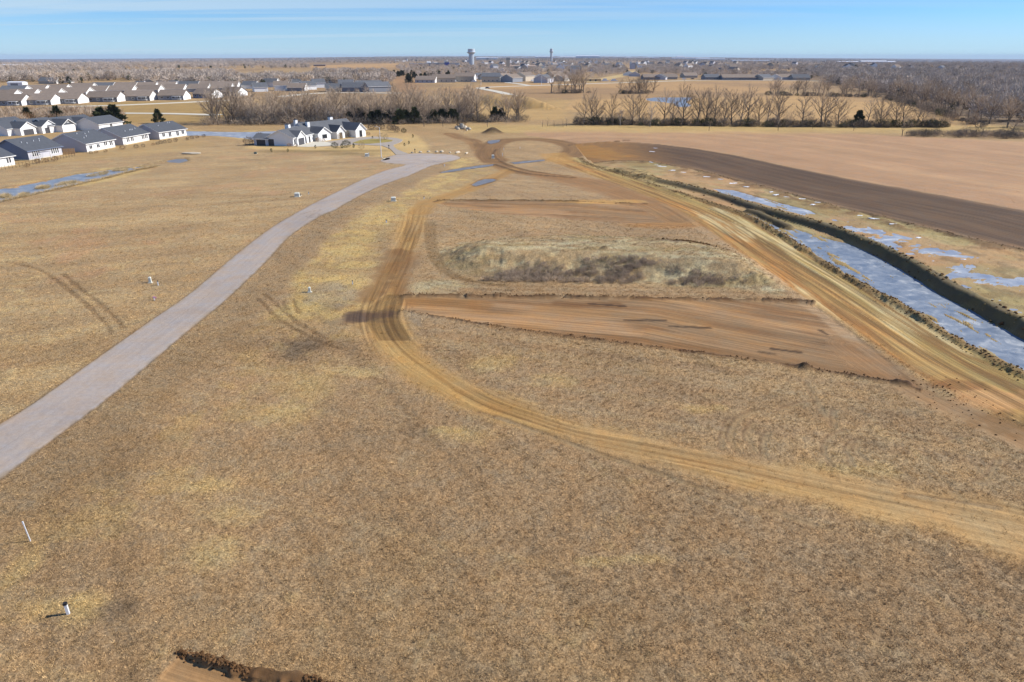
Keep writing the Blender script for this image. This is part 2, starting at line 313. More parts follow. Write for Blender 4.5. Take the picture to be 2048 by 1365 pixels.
loop2_line = smooth_line(PP([(990, 322), (978, 308), (982, 294), (1000, 284), (1032, 279.5), (1080, 279.5), (1115, 284), (1140, 291), (1150, 300), (1140, 312)]))
cross_line = smooth_line(PP([(1020, 340), (1000, 350), (965, 366), (930, 381), (890, 395), (855, 408), (838, 425)]))
bank_top = PP([(1150, 289), (1200, 284), (1260, 285), (1317.6, 289), (1390, 298), (1470, 311), (1586, 336), (1702, 359.5), (1887, 392), (2048, 422), (2300, 475)])
bank_bot = PP([(2300, 565), (2048, 500), (1910, 470), (1794, 440), (1679, 414), (1517, 370), (1378, 336), (1294, 322), (1230, 321)], -1.35) + PP([(1175, 318)])
bank_poly = bank_top + bank_bot
basin = bank_bot[::-1] + PP([(2500, 700), (2300, 872), (2150, 798), (2048, 745), (1970, 706), (1900, 668), (1800, 606), (1680, 542), (1560, 464), (1500, 430), (1400, 396), (1290, 363), (1200, 335)])
levee = smooth_line(PP([(1225, 341), (1262, 348), (1310, 358), (1364, 369), (1447, 391), (1517, 415), (1586, 435), (1655, 455), (1725, 482), (1780, 507), (1837, 537), (1904, 577), (1972, 612), (2048, 652), (2200, 730)], -0.95), 3)
levee2 = smooth_line(PP([(1500, 418), (1517, 423), (1545, 436), (1577, 450)], -0.9), 3)
water1 = PP([(1290, 366), (1400, 400), (1500, 436), (1560, 472), (1680, 550), (1800, 616), (1900, 679), (2048, 755), (2300, 885), (2400, 830), (2180, 735), (2048, 664), (1940, 604), (1840, 550), (1770, 517), (1700, 488), (1580, 456), (1520, 436), (1460, 416), (1400, 398), (1340, 378)], FLOOR)
water2 = PP([(1429, 378), (1470, 381), (1517, 394), (1565, 407), (1609, 418), (1632, 428), (1586, 424), (1540, 412), (1493, 399), (1455, 389)], FLOOR)
shallow = PP([(1590, 425), (1700, 440), (1800, 470), (1900, 495), (2048, 545), (2300, 640), (2300, 760), (2048, 640), (1900, 560), (1800, 510), (1700, 465), (1640, 445)], FLOOR)
mound = PP([(866, 520), (880, 500), (930, 487), (1000, 480), (1080, 476), (1180, 475), (1300, 480), (1400, 488), (1470, 500), (1540, 530), (1600, 580), (1560, 590), (1450, 580), (1300, 572), (1150, 562), (1000, 556), (920, 550), (880, 540)])
fieldp = PP([(1040, 262), (1140, 256), (1300, 260), (1500, 263), (1700, 268), (2048, 284), (2500, 300), (2500, 470), (2048, 422), (1887, 392), (1702, 359.5), (1586, 336), (1470, 311), (1390, 298), (1317.6, 289), (1260, 285), (1200, 284), (1150, 289), (1120, 280), (1060, 272)])
pondL = PP([(-120, 402), (0, 377), (76, 364), (154, 347.7), (225.6, 338.4), (266.6, 333.3), (318, 331.5), (266.6, 341.5), (205, 356.9), (123, 374.3), (61.5, 389.7), (0, 403), (-120, 432)])
pondL2 = PP([(334, 321), (352, 317.5), (372, 317), (377, 320.5), (360, 325), (340, 324.5)])
pondF = PP([(362, 262), (420, 262.3), (480, 263.5), (540, 262), (600, 261), (640, 261.5), (610, 268), (560, 272), (527, 277), (505, 278), (480, 275), (440, 271.5), (400, 270), (362, 270.5)])
pondR = PP([(1290, 197), (1310, 194.5), (1345, 193.8), (1385, 194.5), (1378, 199), (1372, 204), (1382, 209), (1375, 213), (1355, 212.5), (1348, 206), (1320, 203), (1298, 201)])
berm_far = PP([(940, 197), (960, 196), (1000, 196.5), (1050, 199), (1095, 206), (1130, 219), (1100, 221), (1040, 219), (980, 214), (945, 209)])
lawn = PP([(485, 297), (530, 286), (560, 281), (640, 276), (720, 262), (790, 262), (830, 268), (850, 285), (862, 306), (815, 308), (790, 311), (765, 315), (735, 308), (700, 303), (640, 301), (560, 301)])

# ------------------------------------------------------------------ land mesh
rows = [-400, -150, -40, 0, 8, 14, 18, 20.5]
yy = 1480.0
while yy > 150: rows.append(P(1024, yy)[1]); yy -= 2.05 if yy > 500 else (1.15 if 295 < yy < 420 else 1.6)
last = rows[-1]
while last < 24000: last *= 1.055; rows.append(last)
rows = np.array(rows); NR = len(rows)
cs = np.linspace(-1.13, 1.13, 1090)
ext = np.array([1.25, 1.5, 2.0, 3.0, 4.5]); cs = np.concatenate([-ext[::-1], cs, ext]); NCc = len(cs)
zdp = np.maximum(rows, 20) * math.cos(PITCH) + HC * math.sin(PITCH)
X = (cs[None, :] * zdp[:, None] * (1024 / FPX)).ravel(); Y = np.repeat(rows, NCc)

def coarse(X, Y):
    """broad relief: the land sinks a little to both sides far away, and a mound stands by the track"""
    lat = np.abs(X) / np.maximum(Y, 50)
    z = -62 * sstep(0.12, 0.78, lat) * sstep(1500, 9000, Y) + 10 * sstep(2500, 9000, Y) * (1 - sstep(0.1, 0.35, lat))
    z = z + 3.0 * (fbm(X / 700, Y / 700, 5, 3) - 0.5) * sstep(700, 2500, Y)
    return z
Z = coarse(X, Y)
def loc_(poly, m):
    xs = [p[0] for p in poly]; ys = [p[1] for p in poly]
    return np.nonzero((X > min(xs) - m) & (X < max(xs) + m) & (Y > min(ys) - m) & (Y < max(ys) + m))[0]

COL = np.zeros((len(X), 3)); GR = np.ones(len(X)); ST = np.zeros(len(X)); WT = np.zeros(len(X)); REG = np.zeros(len(X), int)
FX = X.copy(); FY = Y.copy()
nA = fbm(X / 14, Y / 14, 1, 5); nB = fbm(X / 3.2, Y / 3.2, 2, 4); nC = fbm(X / 60, Y / 60, 3, 4); nD = fbm(X / 1.1, Y / 1.1, 4, 3)
def blend(idx, col, a):
    a = np.asarray(a)[:, None] if np.ndim(a) else a
    COL[idx] = COL[idx] * (1 - a) + np.asarray(col) * a
# base dry grass
COL[:] = A(177, 149, 116)
a = np.arange(len(X))
blend(a, A(186, 158, 118), sstep(0.42, 0.7, nA) * 0.28)
blend(a, A(156, 132, 104), sstep(0.5, 0.72, 1 - nB) * 0.2)
blend(a, A(200, 176, 128), sstep(0.6, 0.8, nD * 0.5 + nB * 0.5) * 0.3)
mow = fbm((X * .86 + Y * .5) / 1.3, (-X * .5 + Y * .86) / 60, 211, 4); mow2 = fbm((X * .30 + Y * .95) / 1.5, (-X * .95 + Y * .3) / 70, 212, 4)
blend(a, A(140, 116, 88), sstep(0.54, 0.66, mow) * 0.3); blend(a, A(200, 172, 132), sstep(0.55, 0.67, mow2) * 0.4)
blend(a, A(182, 152, 108), sstep(180, 330, Y) * 0.6)
blend(a, A(176, 148, 112), sstep(900, 2500, Y) * 0.7)
blend(a, A(96, 92, 92), sstep(2600, 6000, Y) * 0.85)
# the side of the road with houses is yellower, streaked along the slope
rc = smooth_line(PP([(-180, 1010), (0, 905), (146, 800), (341, 650), (420, 590), (505, 515), (564, 462), (635, 415), (705, 390), (795, 350), (835, 335)]), 3)
d_rc, s_rc, al_rc = proj_line(X, Y, rc)
left = sstep(0, 6, s_rc) * (1 - sstep(235, 300, Y))
rotx = X * 0.93 + Y * 0.36; roty = -X * 0.36 + Y * 0.93
stl = fbm(rotx / 22, roty / 3.2, 8, 5); stl2 = fbm(rotx / 7, roty / 1.3, 9, 4)
blend(a, A(186, 158, 120), left * 0.75)
blend(a, A(202, 177, 136), left * sstep(0.48, 0.7, stl) * 0.45)
blend(a, A(164, 138, 108), left * sstep(0.5, 0.72, 1 - stl) * 0.35)
blend(a, A(150, 128, 100), left * sstep(0.56, 0.76, 1 - stl2) * 0.4); blend(a, A(206, 182, 138), left * sstep(0.6, 0.72, nB * .5 + nD * .5) * 0.5)
blend(a, A(196, 152, 118), left * sstep(0.6, 0.75, fbm(X / 9, Y / 9, 15, 3)) * 0.4)
# right side verge: brown band by the road, then straw
rs = -s_rc
blend(a, A(160, 136, 106), sstep(3.0, 4.5, rs) * (1 - sstep(8, 10.5, rs)) * (Y < 215) * 0.6)
straw_m = sstep(9.5, 11.5, rs + (nA - .5) * 6) * (1 - sstep(19, 27, rs + (nA - .5) * 18)) * sstep(70, 84, Y + (nB - .5) * 8) * (1 - sstep(225, 260, Y))
blend(a, A(206, 178, 122), straw_m * (0.35 + 0.6 * sstep(0.42, 0.6, nB)))
blend(a, A(165, 138, 98), straw_m * sstep(0.5, 0.66, 1 - nD) * 0.4)
st2 = sstep(9.5, 12, rs + (nA - .5) * 8) * (1 - sstep(18, 26, rs)) * sstep(28, 40, Y) * (1 - sstep(74, 84, Y))
blend(a, A(192, 164, 112), st2 * sstep(0.5, 0.62, nB) * 0.35)
blend(a, A(148, 122, 90), sstep(7, 9, rs + (nB - .5) * 5) * (1 - sstep(11, 15, rs)) * (Y < 90) * sstep(.42, .6, nA) * 0.45)
# straw patches and dark burnt spots
def spot(px, py, rx, ry, col, s=0.7, n=nB, hard=0.5):
    cx_, cy_ = P(px, py); ix = np.nonzero((abs(X - cx_) < rx * 2.2) & (abs(Y - cy_) < ry * 2.2))[0]
    if len(ix) == 0: return
    d = np.sqrt(((X[ix] - cx_) / rx) ** 2 + ((Y[ix] - cy_) / ry) ** 2) + (n[ix] - 0.5) * 1.3
    blend(ix, col, (1 - sstep(hard, 1.15, d)) * s)
STRAWC = A(218, 192, 134)
for q in ((470, 1028, 2.4, 1.5), (430, 1110, 2.8, 1.8), (30, 1150, 1.2, 3.5), (95, 1215, 3.8, 1.2), (165, 1222, 1.6, 1.6), (985, 725, 4, 3), (1110, 760, 3, 2), (630, 770, 3, 6), (560, 830, 4, 2.5), (1195, 1125, 2, .7), (1270, 1118, 2.2, .6),
          (720, 745, 3, 2), (1395, 820, 1.6, 1), (1440, 815, 1, .8), (940, 870, 3, 2), (900, 862, 2, 1), (1670, 940, 6, 1.6), (700, 500, 3, 8), (740, 430, 3, 12), (690, 560, 4, 4), (600, 620, 5, 4), (420, 970, 3, 1.4)):
    spot(*q, STRAWC, 0.4, nB * .6 + nD * .7 - .15, .1)
for q in ((822, 861, 1.5, 1.3), (590, 690, 5, 3), (660, 615, 2.6, 4), (240, 1222, 1.6, 1), (600, 700, 3, 4)):
    spot(*q, A(116, 100, 84), 0.5, nB, 0.1)
for q in ((660, 590, 5, 6), (810, 640, 3, 5)): spot(*q, A(170, 158, 140), 0.45)

def stroke(pts, wd, col, s=0.8, soft=0.6, dz=0.0, world=False, streak=0.0, jit=0.0, reg=None, wet=0.0, grass=None, k=4, flow=False):
    ln = smooth_line(pts if world else PP(pts), k); ix = loc_(ln, wd + soft * 2 + 2)
    if len(ix) == 0: return
    d, sd, al = proj_line(X[ix], Y[ix], ln)
    if jit: d = d + (nB[ix] - 0.5) * jit + (nD[ix] - 0.5) * jit * 0.6
    m = 1 - sstep(wd / 2, wd / 2 + soft, d)
    blend(ix, col, m * s); Z[ix] += dz * m
    if grass is not None: GR[ix] = GR[ix] * (1 - m) + grass * m
    if streak: ST[ix] = np.maximum(ST[ix] * (1 - m), m * streak)
    if wet: WT[ix] = np.maximum(WT[ix], m * wet)
    if flow or streak:
        q = m > 0.02; FX[ix[q]] = sd[q]; FY[ix[q]] = al[q]
    if reg is not None: REG[ix[d < wd / 2 + soft * 0.4]] = reg
    return ix, m, sd, al
def area(poly, col, s=1.0, soft=1.0, jit=0.0, reg=None, grass=0.0, streak=1.0, line=None, dz=0.0, n=None):
    ix = loc_(poly, soft * 2 + 3)
    d = sd_poly_arr(X[ix], Y[ix], poly)
    if jit: d = d + (nB[ix] - 0.5) * jit + (nD[ix] - .5) * jit * .5
    m = 1 - sstep(-soft * 0.5, soft * 0.5, d)
    blend(ix, col, m * s); GR[ix] = GR[ix] * (1 - m) + grass * m; ST[ix] = ST[ix] * (1 - m) + streak * m; Z[ix] += dz * m
    if line is not None:
        _, sd, al = proj_line(X[ix], Y[ix], line); q = m > 0.02; FX[ix[q]] = sd[q]; FY[ix[q]] = al[q]
    if reg is not None: REG[ix[d < 0]] = reg
    return ix, m, d

# crop field on the right, with a yellow headland beyond it
ix, m, d = area(fieldp, A(190, 152, 120), 0.9, 3.0, 3.0, reg=5, grass=0.35, streak=0.25, line=bank_top)
blend(ix, A(205, 168, 130), m * sstep(0.45, 0.7, fbm(FX[ix] / 6, FY[ix] / 60, 22, 4)) * 0.45)
blend(ix, A(170, 136, 106), m * sstep(0.5, 0.7, fbm(FX[ix] / 9, FY[ix] / 90, 23, 4)) * 0.35)
hl = np.nonzero((Y > 255) & (Y < 420))[0]
blend(hl, A(205, 176, 118), sstep(296, 310, Y[hl] + (nA[hl] - .5) * 20) * (1 - sstep(328, 345, Y[hl])) * (X[hl] > -20) * 0.7)
# grass around the main house
ix, m, d = area(lawn, A(216, 186, 132), 0.85, 3.0, 2.0, grass=0.6, streak=0.0)
blend(ix, A(196, 164, 112), m * sstep(0.5, 0.7, nA[ix]) * 0.5)
spot(655, 303, 26, 5, A(150, 128, 84), 0.6, nA); spot(700, 308, 14, 5, A(140, 122, 80), 0.5, nA)
spot(800, 268, 26, 10, A(184, 150, 110), 0.5, nA)

# mound with pale matted grass
ix, m, d = area(mound, A(180, 157, 122), 0.85, 2.5, 3.0, reg=6, grass=1.0, streak=0.0)
Z[ix] += 2.3 * sstep(0, 9, -d) + 0.25 * (nB[ix] - 0.5) * m
blend(ix, A(206, 194, 160), m * sstep(0.48, 0.62, fbm(X[ix] / 3, Y[ix] / 1.2, 31, 4)) * 0.7)
blend(ix, A(160, 144, 102), m * 0.7 * sstep(0.52, 0.66, fbm(X[ix] / 6, Y[ix] / 2.2, 32, 4)) * 0.65)
blend(ix, A(120, 104, 82), m * sstep(0.55, 0.68, fbm(X[ix] / 2.0, Y[ix] / 0.8, 33, 4)) * 0.5)
spot(1390, 503, 6.5, 3.0, A(100, 74, 50), 0.9, nD, 0.6); spot(1340, 495, 3.0, 1.6, A(100, 74, 50), 0.8, nD, 0.6); spot(1120, 552, 18, 2.6, A(128, 112, 92), 0.5, nB, 0.5)
spot(880, 575, 5, 4, A(198, 186, 152), 0.7, nB, 0.5)
stroke([(880, 585), (1100, 588), (1400, 592), (1560, 596)], 2.2, A(176, 146, 112), 0.5, 1.5)
for oy in (572, 580, 588): stroke([(850, oy - 20), (900, oy - 6), (1000, oy), (1300, oy + 4), (1520, oy + 6)], 0.35, A(140, 112, 80), 0.4, 0.3)

# graded strips
for poly, rg, ln in ((pad1, 1, PP([(790, 606), (1000, 620), (1300, 645), (1830, 745)])), (pad2, 1, PP([(860, 408), (1100, 418), (1390, 436)])), (pad3, 1, PP([(340, 1325), (640, 1420)]))):
    ix, m, d = area(poly, A(158, 128, 96), 1.0, 0.5 if rg == 1 else 1, 0.5, reg=rg, grass=0.0, streak=0.9, line=ln, dz=-0.07)
    lo = fbm(FX[ix] / 1.6, FY[ix] / 16, 41, 4); l2 = fbm(FX[ix] / 3.5, FY[ix] / 22, 42, 4)
    blend(ix, A(134, 96, 60), m * sstep(0.5, 0.68, lo) * 0.6); blend(ix, A(192, 154, 116), m * sstep(0.5, 0.68, l2) * 0.6)
    blend(ix, A(182, 138, 88), m * sstep(0.55, 0.7, fbm(FX[ix] / 2.5, FY[ix] / 12, 43, 3)) * 0.4)
stroke([(1120, 606), (1160, 610), (1230, 608)], 1.2, A(120, 86, 54), 0.6, 1.0)
stroke([(960, 610), (900, 604), (820, 603)], 2.0, A(160, 116, 66), 0.6, 1.4)
for q in ([(1250, 640), (1330, 640)], [(1520, 703), (1550, 708)], [(1545, 697), (1600, 704)], [(1340, 652), (1420, 655)], [(1180, 607), (1250, 612)], [(1640, 660), (1655, 668)]): stroke(q, 0.35, A(62, 46, 34), 0.8, 0.25, jit=.5)
stroke([(1000, 652), (1200, 676), (1500, 712), (1780, 756)], 1.6, A(136, 100, 62), 0.5, 1.2)

# yellow compacted embankment track
ix, m, d = area(emb, A(188, 152, 96), 1.0, 2.2, 1.5, reg=3, grass=0.0, streak=1.0, line=emb_line)
ac = FX[ix]; al = FY[ix]
lo = fbm(ac / 0.9, al / 22, 51, 5); l2 = fbm(ac / 2.6, al / 26, 52, 4); l3 = fbm(ac / 0.5, al / 12, 53, 3)
blend(ix, A(182, 162, 104), m * sstep(-1, 2.5, ac) * 0.75)
blend(ix, A(190, 134, 74), m * (1 - sstep(-3.5, 1.8, ac)) * sstep(0.36, 0.52, l2) * 0.85)
blend(ix, A(138, 102, 62), m * sstep(0.50, 0.64, lo) * 0.8)
blend(ix, A(222, 202, 154), m * sstep(0.52, 0.64, l2) * sstep(0.4, 0.58, l3) * 0.85)
blend(ix, A(96, 82, 52), m * sstep(0.64, 0.74, fbm(ac / 0.45, al / 30, 54, 3)) * 0.55)
spot(1985, 800, 5, 3, A(204, 158, 110), 0.8, nD); spot(2010, 845, 4, 2.4, A(130, 102, 60), 0.8, nD); spot(1900, 770, 4, 1.6, A(140, 96, 56), 0.7, nB)
stroke([(1250, 377), (1330, 412), (1395, 452), (1470, 505), (1560, 570), (1650, 635), (1720, 690), (1790, 745)], 0.9, A(196, 168, 136), 0.55, 0.8, jit=0.8)
stroke([(1700, 690), (1760, 732), (1830, 778), (1900, 815), (1990, 853), (2100, 903)], 1.6, A(158, 122, 86), 0.6, 2.2, streak=0.6, grass=0.0, jit=1.5)
for q in ([(1190, 338), (1400, 418), (1560, 508), (1750, 622), (2048, 790)], [(1180, 342), (1380, 425), (1540, 518), (1720, 630), (2048, 815)], [(1420, 415), (1600, 512), (1850, 665), (2100, 800)]):
    for k in (0, 6): stroke([(x, y + k) for x, y in q], 0.25, A(120, 92, 52), 0.55, 0.3, dz=-0.03)

# wheel-worn tracks
ix, m, d = area(track_poly, A(194, 158, 108), 0.92, 2.8, 1.8, reg=2, grass=0.25, streak=0.8, line=track_line)
fade = 1 - 0.85 * sstep(100, 165, FY[ix])
lo = fbm(FX[ix] / 0.8, FY[ix] / 30, 61, 4); l2 = fbm(FX[ix] / 2.2, FY[ix] / 18, 62, 4)
blend(ix, A(192, 154, 94), m * sstep(0.4, 0.62, l2) * fade * 0.6); blend(ix, A(148, 112, 66), m * sstep(0.55, 0.68, lo) * fade * 0.6)
blend(ix, A(196, 166, 124), m * sstep(105, 165, FY[ix]) * 0.8); ST[ix] *= (1 - .55 * m * sstep(105, 165, FY[ix])); GR[ix] = np.maximum(GR[ix], m * .45 * sstep(100, 160, FY[ix]))
for off in (-4.2, -3.6, -2.9, -2.2, -1.5, -0.6, 0.4, 1.2, 1.9, 2.7, 3.4):
    q = np.exp(-((FX[ix] - off - 0.25 * np.sin(FY[ix] / 7 + off)) / 0.16) ** 2) * m * fade * sstep(0.3, 0.6, vn(FY[ix] / 14, off + 0 * FY[ix], 66))
    blend(ix, A(124, 94, 58), q * 0.55); Z[ix] -= 0.04 * q
ix, m, sd, al = stroke([(722, 634), (750, 632), (778, 630)], 1.2, A(88, 70, 64), 0.8, 2.2, wet=0.3, jit=3.5, grass=0.0); stroke([(705, 630), (735, 628)], .8, A(104, 84, 70), .5, 1.2, jit=2.0)
stroke([(815, 505), (808, 530), (800, 560), (790, 585)], 1.2, A(124, 88, 54), 0.6, 2.2, jit=2.8, grass=0.1)
stroke([(790, 505), (780, 530), (768, 555), (755, 575), (735, 600)], 1.2, A(124, 90, 56), 0.55, 2.2, jit=2.8, grass=0.1)
for off in (0, 4, 9, 14, 19): stroke([(850 + off, 445), (852 + off, 480), (860 + off, 515), (885 + off, 545), (930 + off, 562), (1010, 572)], 0.3, A(138, 112, 78), 0.5, 0.25)
for off in range(0, 60, 7): stroke([(775 + off * .5, 590), (742 + off, 615), (735 + off, 640), (760 + off, 680)], 0.22, A(104, 78, 46), 0.5, 0.22, dz=-0.05)
ix, m, sd, al = stroke(loop_line, 4.6, A(158, 124, 86), 0.9, 2.2, world=True, streak=0.7, reg=2, grass=0.0, jit=1.0, k=1)
blend(ix, A(120, 90, 60), m * sstep(0.5, 0.7, fbm(sd / 1.5, al / 14, 71, 3)) * 0.5)
ix, m, sd, al = stroke(loop2_line, 6.0, A(150, 116, 78), 0.9, 2.5, world=True, streak=0.7, reg=2, grass=0.0, jit=1.0, k=1)
blend(ix, A(112, 84, 58), m * sstep(0, 3, np.abs(sd)) * 0.35)
stroke(cross_line, 3.0, A(182, 142, 88), 0.8, 2.0, world=True, streak=0.7, reg=2, grass=0.1, jit=1.0, k=1)
ix, m, d = area(PP([(1030, 344), (1150, 352), (1220, 362), (1300, 395), (1370, 436), (1330, 425), (1235, 400), (1150, 375)]), A(164, 126, 88), 0.75, 3, 2, grass=0.1, streak=0.5, line=loop_line)
stroke([(990, 330), (1040, 345), (1090, 352), (1150, 356)], 0.8, A(90, 66, 46), 0.7, 0.5, dz=0.2, jit=0.6)
stroke([(994, 300), (988, 308), (1000, 322), (1040, 338), (1110, 350), (1140, 352)], 0.5, A(96, 72, 50), 0.6, 0.5, dz=0.15, jit=0.6)
stroke([(1140, 291), (1200, 286), (1260, 281)], 0.8, A(80, 60, 44), 0.75, 0.5, dz=0.25, jit=0.6)
ix, m, d = area(PP([(1080, 308), (1130, 306), (1150, 320), (1130, 330), (1090, 324)]), A(190, 148, 88), 0.7, 2.5, 2.5, grass=0.2, streak=0.3)
spot(1205, 404, 11, 2.6, A(200, 158, 98), 0.8, nB); spot(1340, 450, 10, 3, A(184, 134, 76), 0.6, nA)
# tyre marks
DK = A(120, 94, 66)
def z_(pts, s, ox, oy): return [(x / s + ox, y / s + oy) for x, y in pts]
for q in (z_([(0, 305), (120, 320), (250, 360), (350, 430), (430, 490), (540, 590), (620, 670), (650, 715)], 2.926, 0, 420), z_([(370, 375), (440, 440), (560, 530), (650, 610), (720, 690)], 2.926, 0, 420),
          z_([(50, 740), (130, 820), (220, 900), (380, 990), (600, 1080)], 3.413, 500, 380), z_([(100, 710), (200, 800), (330, 910), (450, 980), (560, 1040)], 3.413, 500, 380),
          z_([(225, 760), (230, 790), (260, 815)], 3.413, 500, 380), z_([(295, 750), (310, 800), (340, 840)], 3.413, 500, 380)):
    stroke(q, 0.3, DK, 0.5, 0.3, dz=-0.05, jit=0.45)
for q in (z_([(1060, 440), (970, 480), (945, 550), (985, 630)], 2.73, 1300, 700), z_([(1110, 490), (1070, 540), (1095, 630)], 2.73, 1300, 700), z_([(430, 380), (390, 470), (385, 540)], 2.73, 1300, 700), z_([(640, 450), (610, 520), (620, 580)], 2.73, 1300, 700),
          z_([(850, 180), (930, 330), (1000, 420)], 2.73, 1300, 700), z_([(1000, 330), (1000, 420)], 2.73, 1300, 700), z_([(1890, 600), (1850, 680), (1780, 720)], 2.73, 1300, 700), z_([(0, 655), (300, 765), (600, 860), (900, 960)], 2.73, 1300, 700),
          z_([(920, 320), (1200, 410), (1500, 520), (1700, 590), (2048, 710)], 2.56, 600, 700), z_([(1000, 340), (1300, 450), (1600, 560), (1900, 650)], 2.56, 600, 700), z_([(1400, 790), (1900, 860)], 2.73, 1300, 700),
          z_([(700, 330), (820, 290), (1000, 290), (1180, 360)], 2.73, 1300, 700), z_([(480, 560), (430, 480), (470, 380), (560, 330)], 2.73, 1300, 700), z_([(560, 540), (520, 470), (560, 400)], 2.73, 1300, 700), z_([(1200, 620), (1120, 560), (1130, 490)], 2.73, 1300, 700), z_([(1600, 500), (1780, 470), (1900, 560)], 2.73, 1300, 700)):
    stroke(q, 0.32, A(108, 84, 62), 0.6, 0.3, dz=-0.03, jit=0.35, grass=.5)
    stroke([(x + 5, y + 2) for x, y in q], 0.15, A(200, 174, 134), 0.4, 0.35, jit=0.3)

# windrows of clods pushed up by the grader
def ridge(pts, wd, h, col, jit=0.6, world=False, rough=0.7, reg=4, s=0.85):
    ln = smooth_line(pts if world else PP(pts)) if not world else pts; ix = loc_(ln, wd * 2 + 2)
    d, sd, al = proj_line(X[ix], Y[ix], ln)
    fdz = (1 - .8 * sstep(110, 190, Y[ix])); lump = vn(X[ix] / (0.35 + wd * .12), Y[ix] / (0.35 + wd * .12), 81); gate = fbm(al / 2.2, sd * 0, 82, 3)
    d = d + (nB[ix] - .5) * jit + (nD[ix] - .5) * jit
    m = 1 - sstep(wd * 0.15, wd * 0.65, d)
    Z[ix] += h * fdz * m * (1 - rough + rough * (0.5 * lump + 1.0 * sstep(.25, .7, gate)))
    c = np.asarray(col)[None, :] * (0.75 + 0.7 * lump[:, None]); mm = (m * s)[:, None]
    COL[ix] = COL[ix] * (1 - mm) + c * mm; GR[ix] = GR[ix] * (1 - m * .7); ST[ix] *= (1 - m)
    if reg is not None: REG[ix[m > 0.5]] = reg
ridge([(800, 592), (1000, 593), (1200, 596), (1400, 599), (1560, 602), (1625, 606)], 0.7, 0.32, A(92, 66, 44), 0.7)
ridge([(800, 620), (870, 633), (950, 646), (1050, 661), (1200, 681), (1360, 701), (1480, 717), (1610, 736), (1700, 751), (1800, 768), (1850, 783)], 0.45, 0.18, A(92, 66, 44), 0.8)
ridge([(870, 404), (900, 401.5), (1040, 401.5), (1155, 403)], 1.2, 0.4, A(72, 52, 34), 0.4)
ridge([(1235, 406), (1290, 408)], 1.0, 0.3, A(100, 74, 52), 1.0)
ridge([(357, 1307), (404, 1320), (445, 1333), (513, 1351), (600, 1362), (700, 1388)], 0.5, 0.30, A(96, 70, 46), 0.8)  # clod lip; its dark tone also paints the shadow along this edge
for q in ((1608, 737, .9, .5), (1795, 766, .8, .4), (1815, 769, .7, .4), (1208, 526, 0.8, .5), (920, 1, 1, 0)):
    if q[1] > 10:
        cx_, cy_ = P(q[0], q[1]); ix = np.nonzero((abs(X - cx_) < 3) & (abs(Y - cy_) < 3))[0]; m = np.exp(-(((X[ix] - cx_) / q[2]) ** 2 + ((Y[ix] - cy_) / q[2]) ** 2) * 2)
        Z[ix] += q[3] * m; blend(ix, A(70, 52, 38), m * .9)
cx_, cy_ = P(985, 266); ix = np.nonzero((abs(X - cx_) < 14) & (abs(Y - cy_) < 14))[0]; rr = np.sqrt((X[ix] - cx_) ** 2 + (Y[ix] - cy_) ** 2)
Z[ix] += 2.4 * (1 - sstep(0, 5.5, rr)); blend(ix, A(96, 78, 56), 1 - sstep(3.5, 6, rr))

# excavated basin, its dark tilled bank, levee, spoil
ix, m, d = area(bank_poly, A(112, 90, 72), 1.0, 1.2, 1.2, reg=7, grass=0.0, streak=0.45, line=bank_top)
db, _, _ = proj_line(X[ix], Y[ix], bank_bot); dt, _, _ = proj_line(X[ix], Y[ix], bank_top)
t_ = db / (db + dt + 1e-6); dtrue = sd_poly_arr(X[ix], Y[ix], bank_poly); DIG = np.zeros(len(X)); DIG[ix] = FLOOR * (1 - sstep(0, 1, t_)) * (dtrue <= 0.05)
blend(ix, A(158, 128, 96), m * (1 - sstep(0.03, 0.15, t_)) * 0.85)
blend(ix, A(152, 124, 98), m * sstep(0.9, 1.0, t_) * 0.5)
wst = 1 - sstep(P(1270, 300)[0] - 6, P(1330, 300)[0] + 6, X[ix]); blend(ix, A(160, 120, 72), m * wst * 0.65); blend(ix, A(178, 132, 70), m * wst * sstep(.5, .65, nA[ix]) * .6)
lo = fbm(FX[ix] / 1.2, FY[ix] / 40, 91, 4); blend(ix, A(88, 70, 56), m * sstep(0.5, 0.65, lo) * 0.5 * (1 - wst)); blend(ix, A(128, 104, 82), m * sstep(0.55, 0.7, 1 - lo) * 0.4 * (1 - wst))
ix, m, d = area(basin, A(176, 150, 110), 1.0, 1.5, 1.0, reg=8, grass=0.3, streak=0.15, line=emb_line)
dsp, _, _ = proj_line(X[ix], Y[ix], spoil_line)
inside = sd_poly_arr(X[ix], Y[ix], basin) < 0.0
mlow = np.where(inside, sstep(0.3, 2.6, dsp), 0.0)
far_side = proj_line(X[ix], Y[ix], bank_bot)[0]
DIG[ix] = np.minimum(DIG[ix], np.where(inside, FLOOR * mlow, 0)); Z += DIG; Z[ix] += (nB[ix] - .5) * 0.22 * mlow + (nD[ix] - .5) * 0.12 * mlow
blend(ix, A(186, 176, 128), m * sstep(0.45, 0.62, fbm(FX[ix] / 5, FY[ix] / 30, 401, 4)) * .5); blend(ix, A(196, 154, 116), m * sstep(0.5, 0.66, nA[ix]) * 0.6); blend(ix, A(150, 134, 88), m * sstep(0.5, 0.64, 1 - nA[ix]) * 0.5); blend(ix, A(120, 100, 72), m * sstep(.55, .7, nB[ix]) * .45)
rough_edge = m * (1 - sstep(3, 7, far_side)); Z[ix] += rough_edge * (nB[ix] - 0.4) * 0.6; blend(ix, A(128, 98, 66), rough_edge * sstep(.45, .6, nB[ix]) * .7)
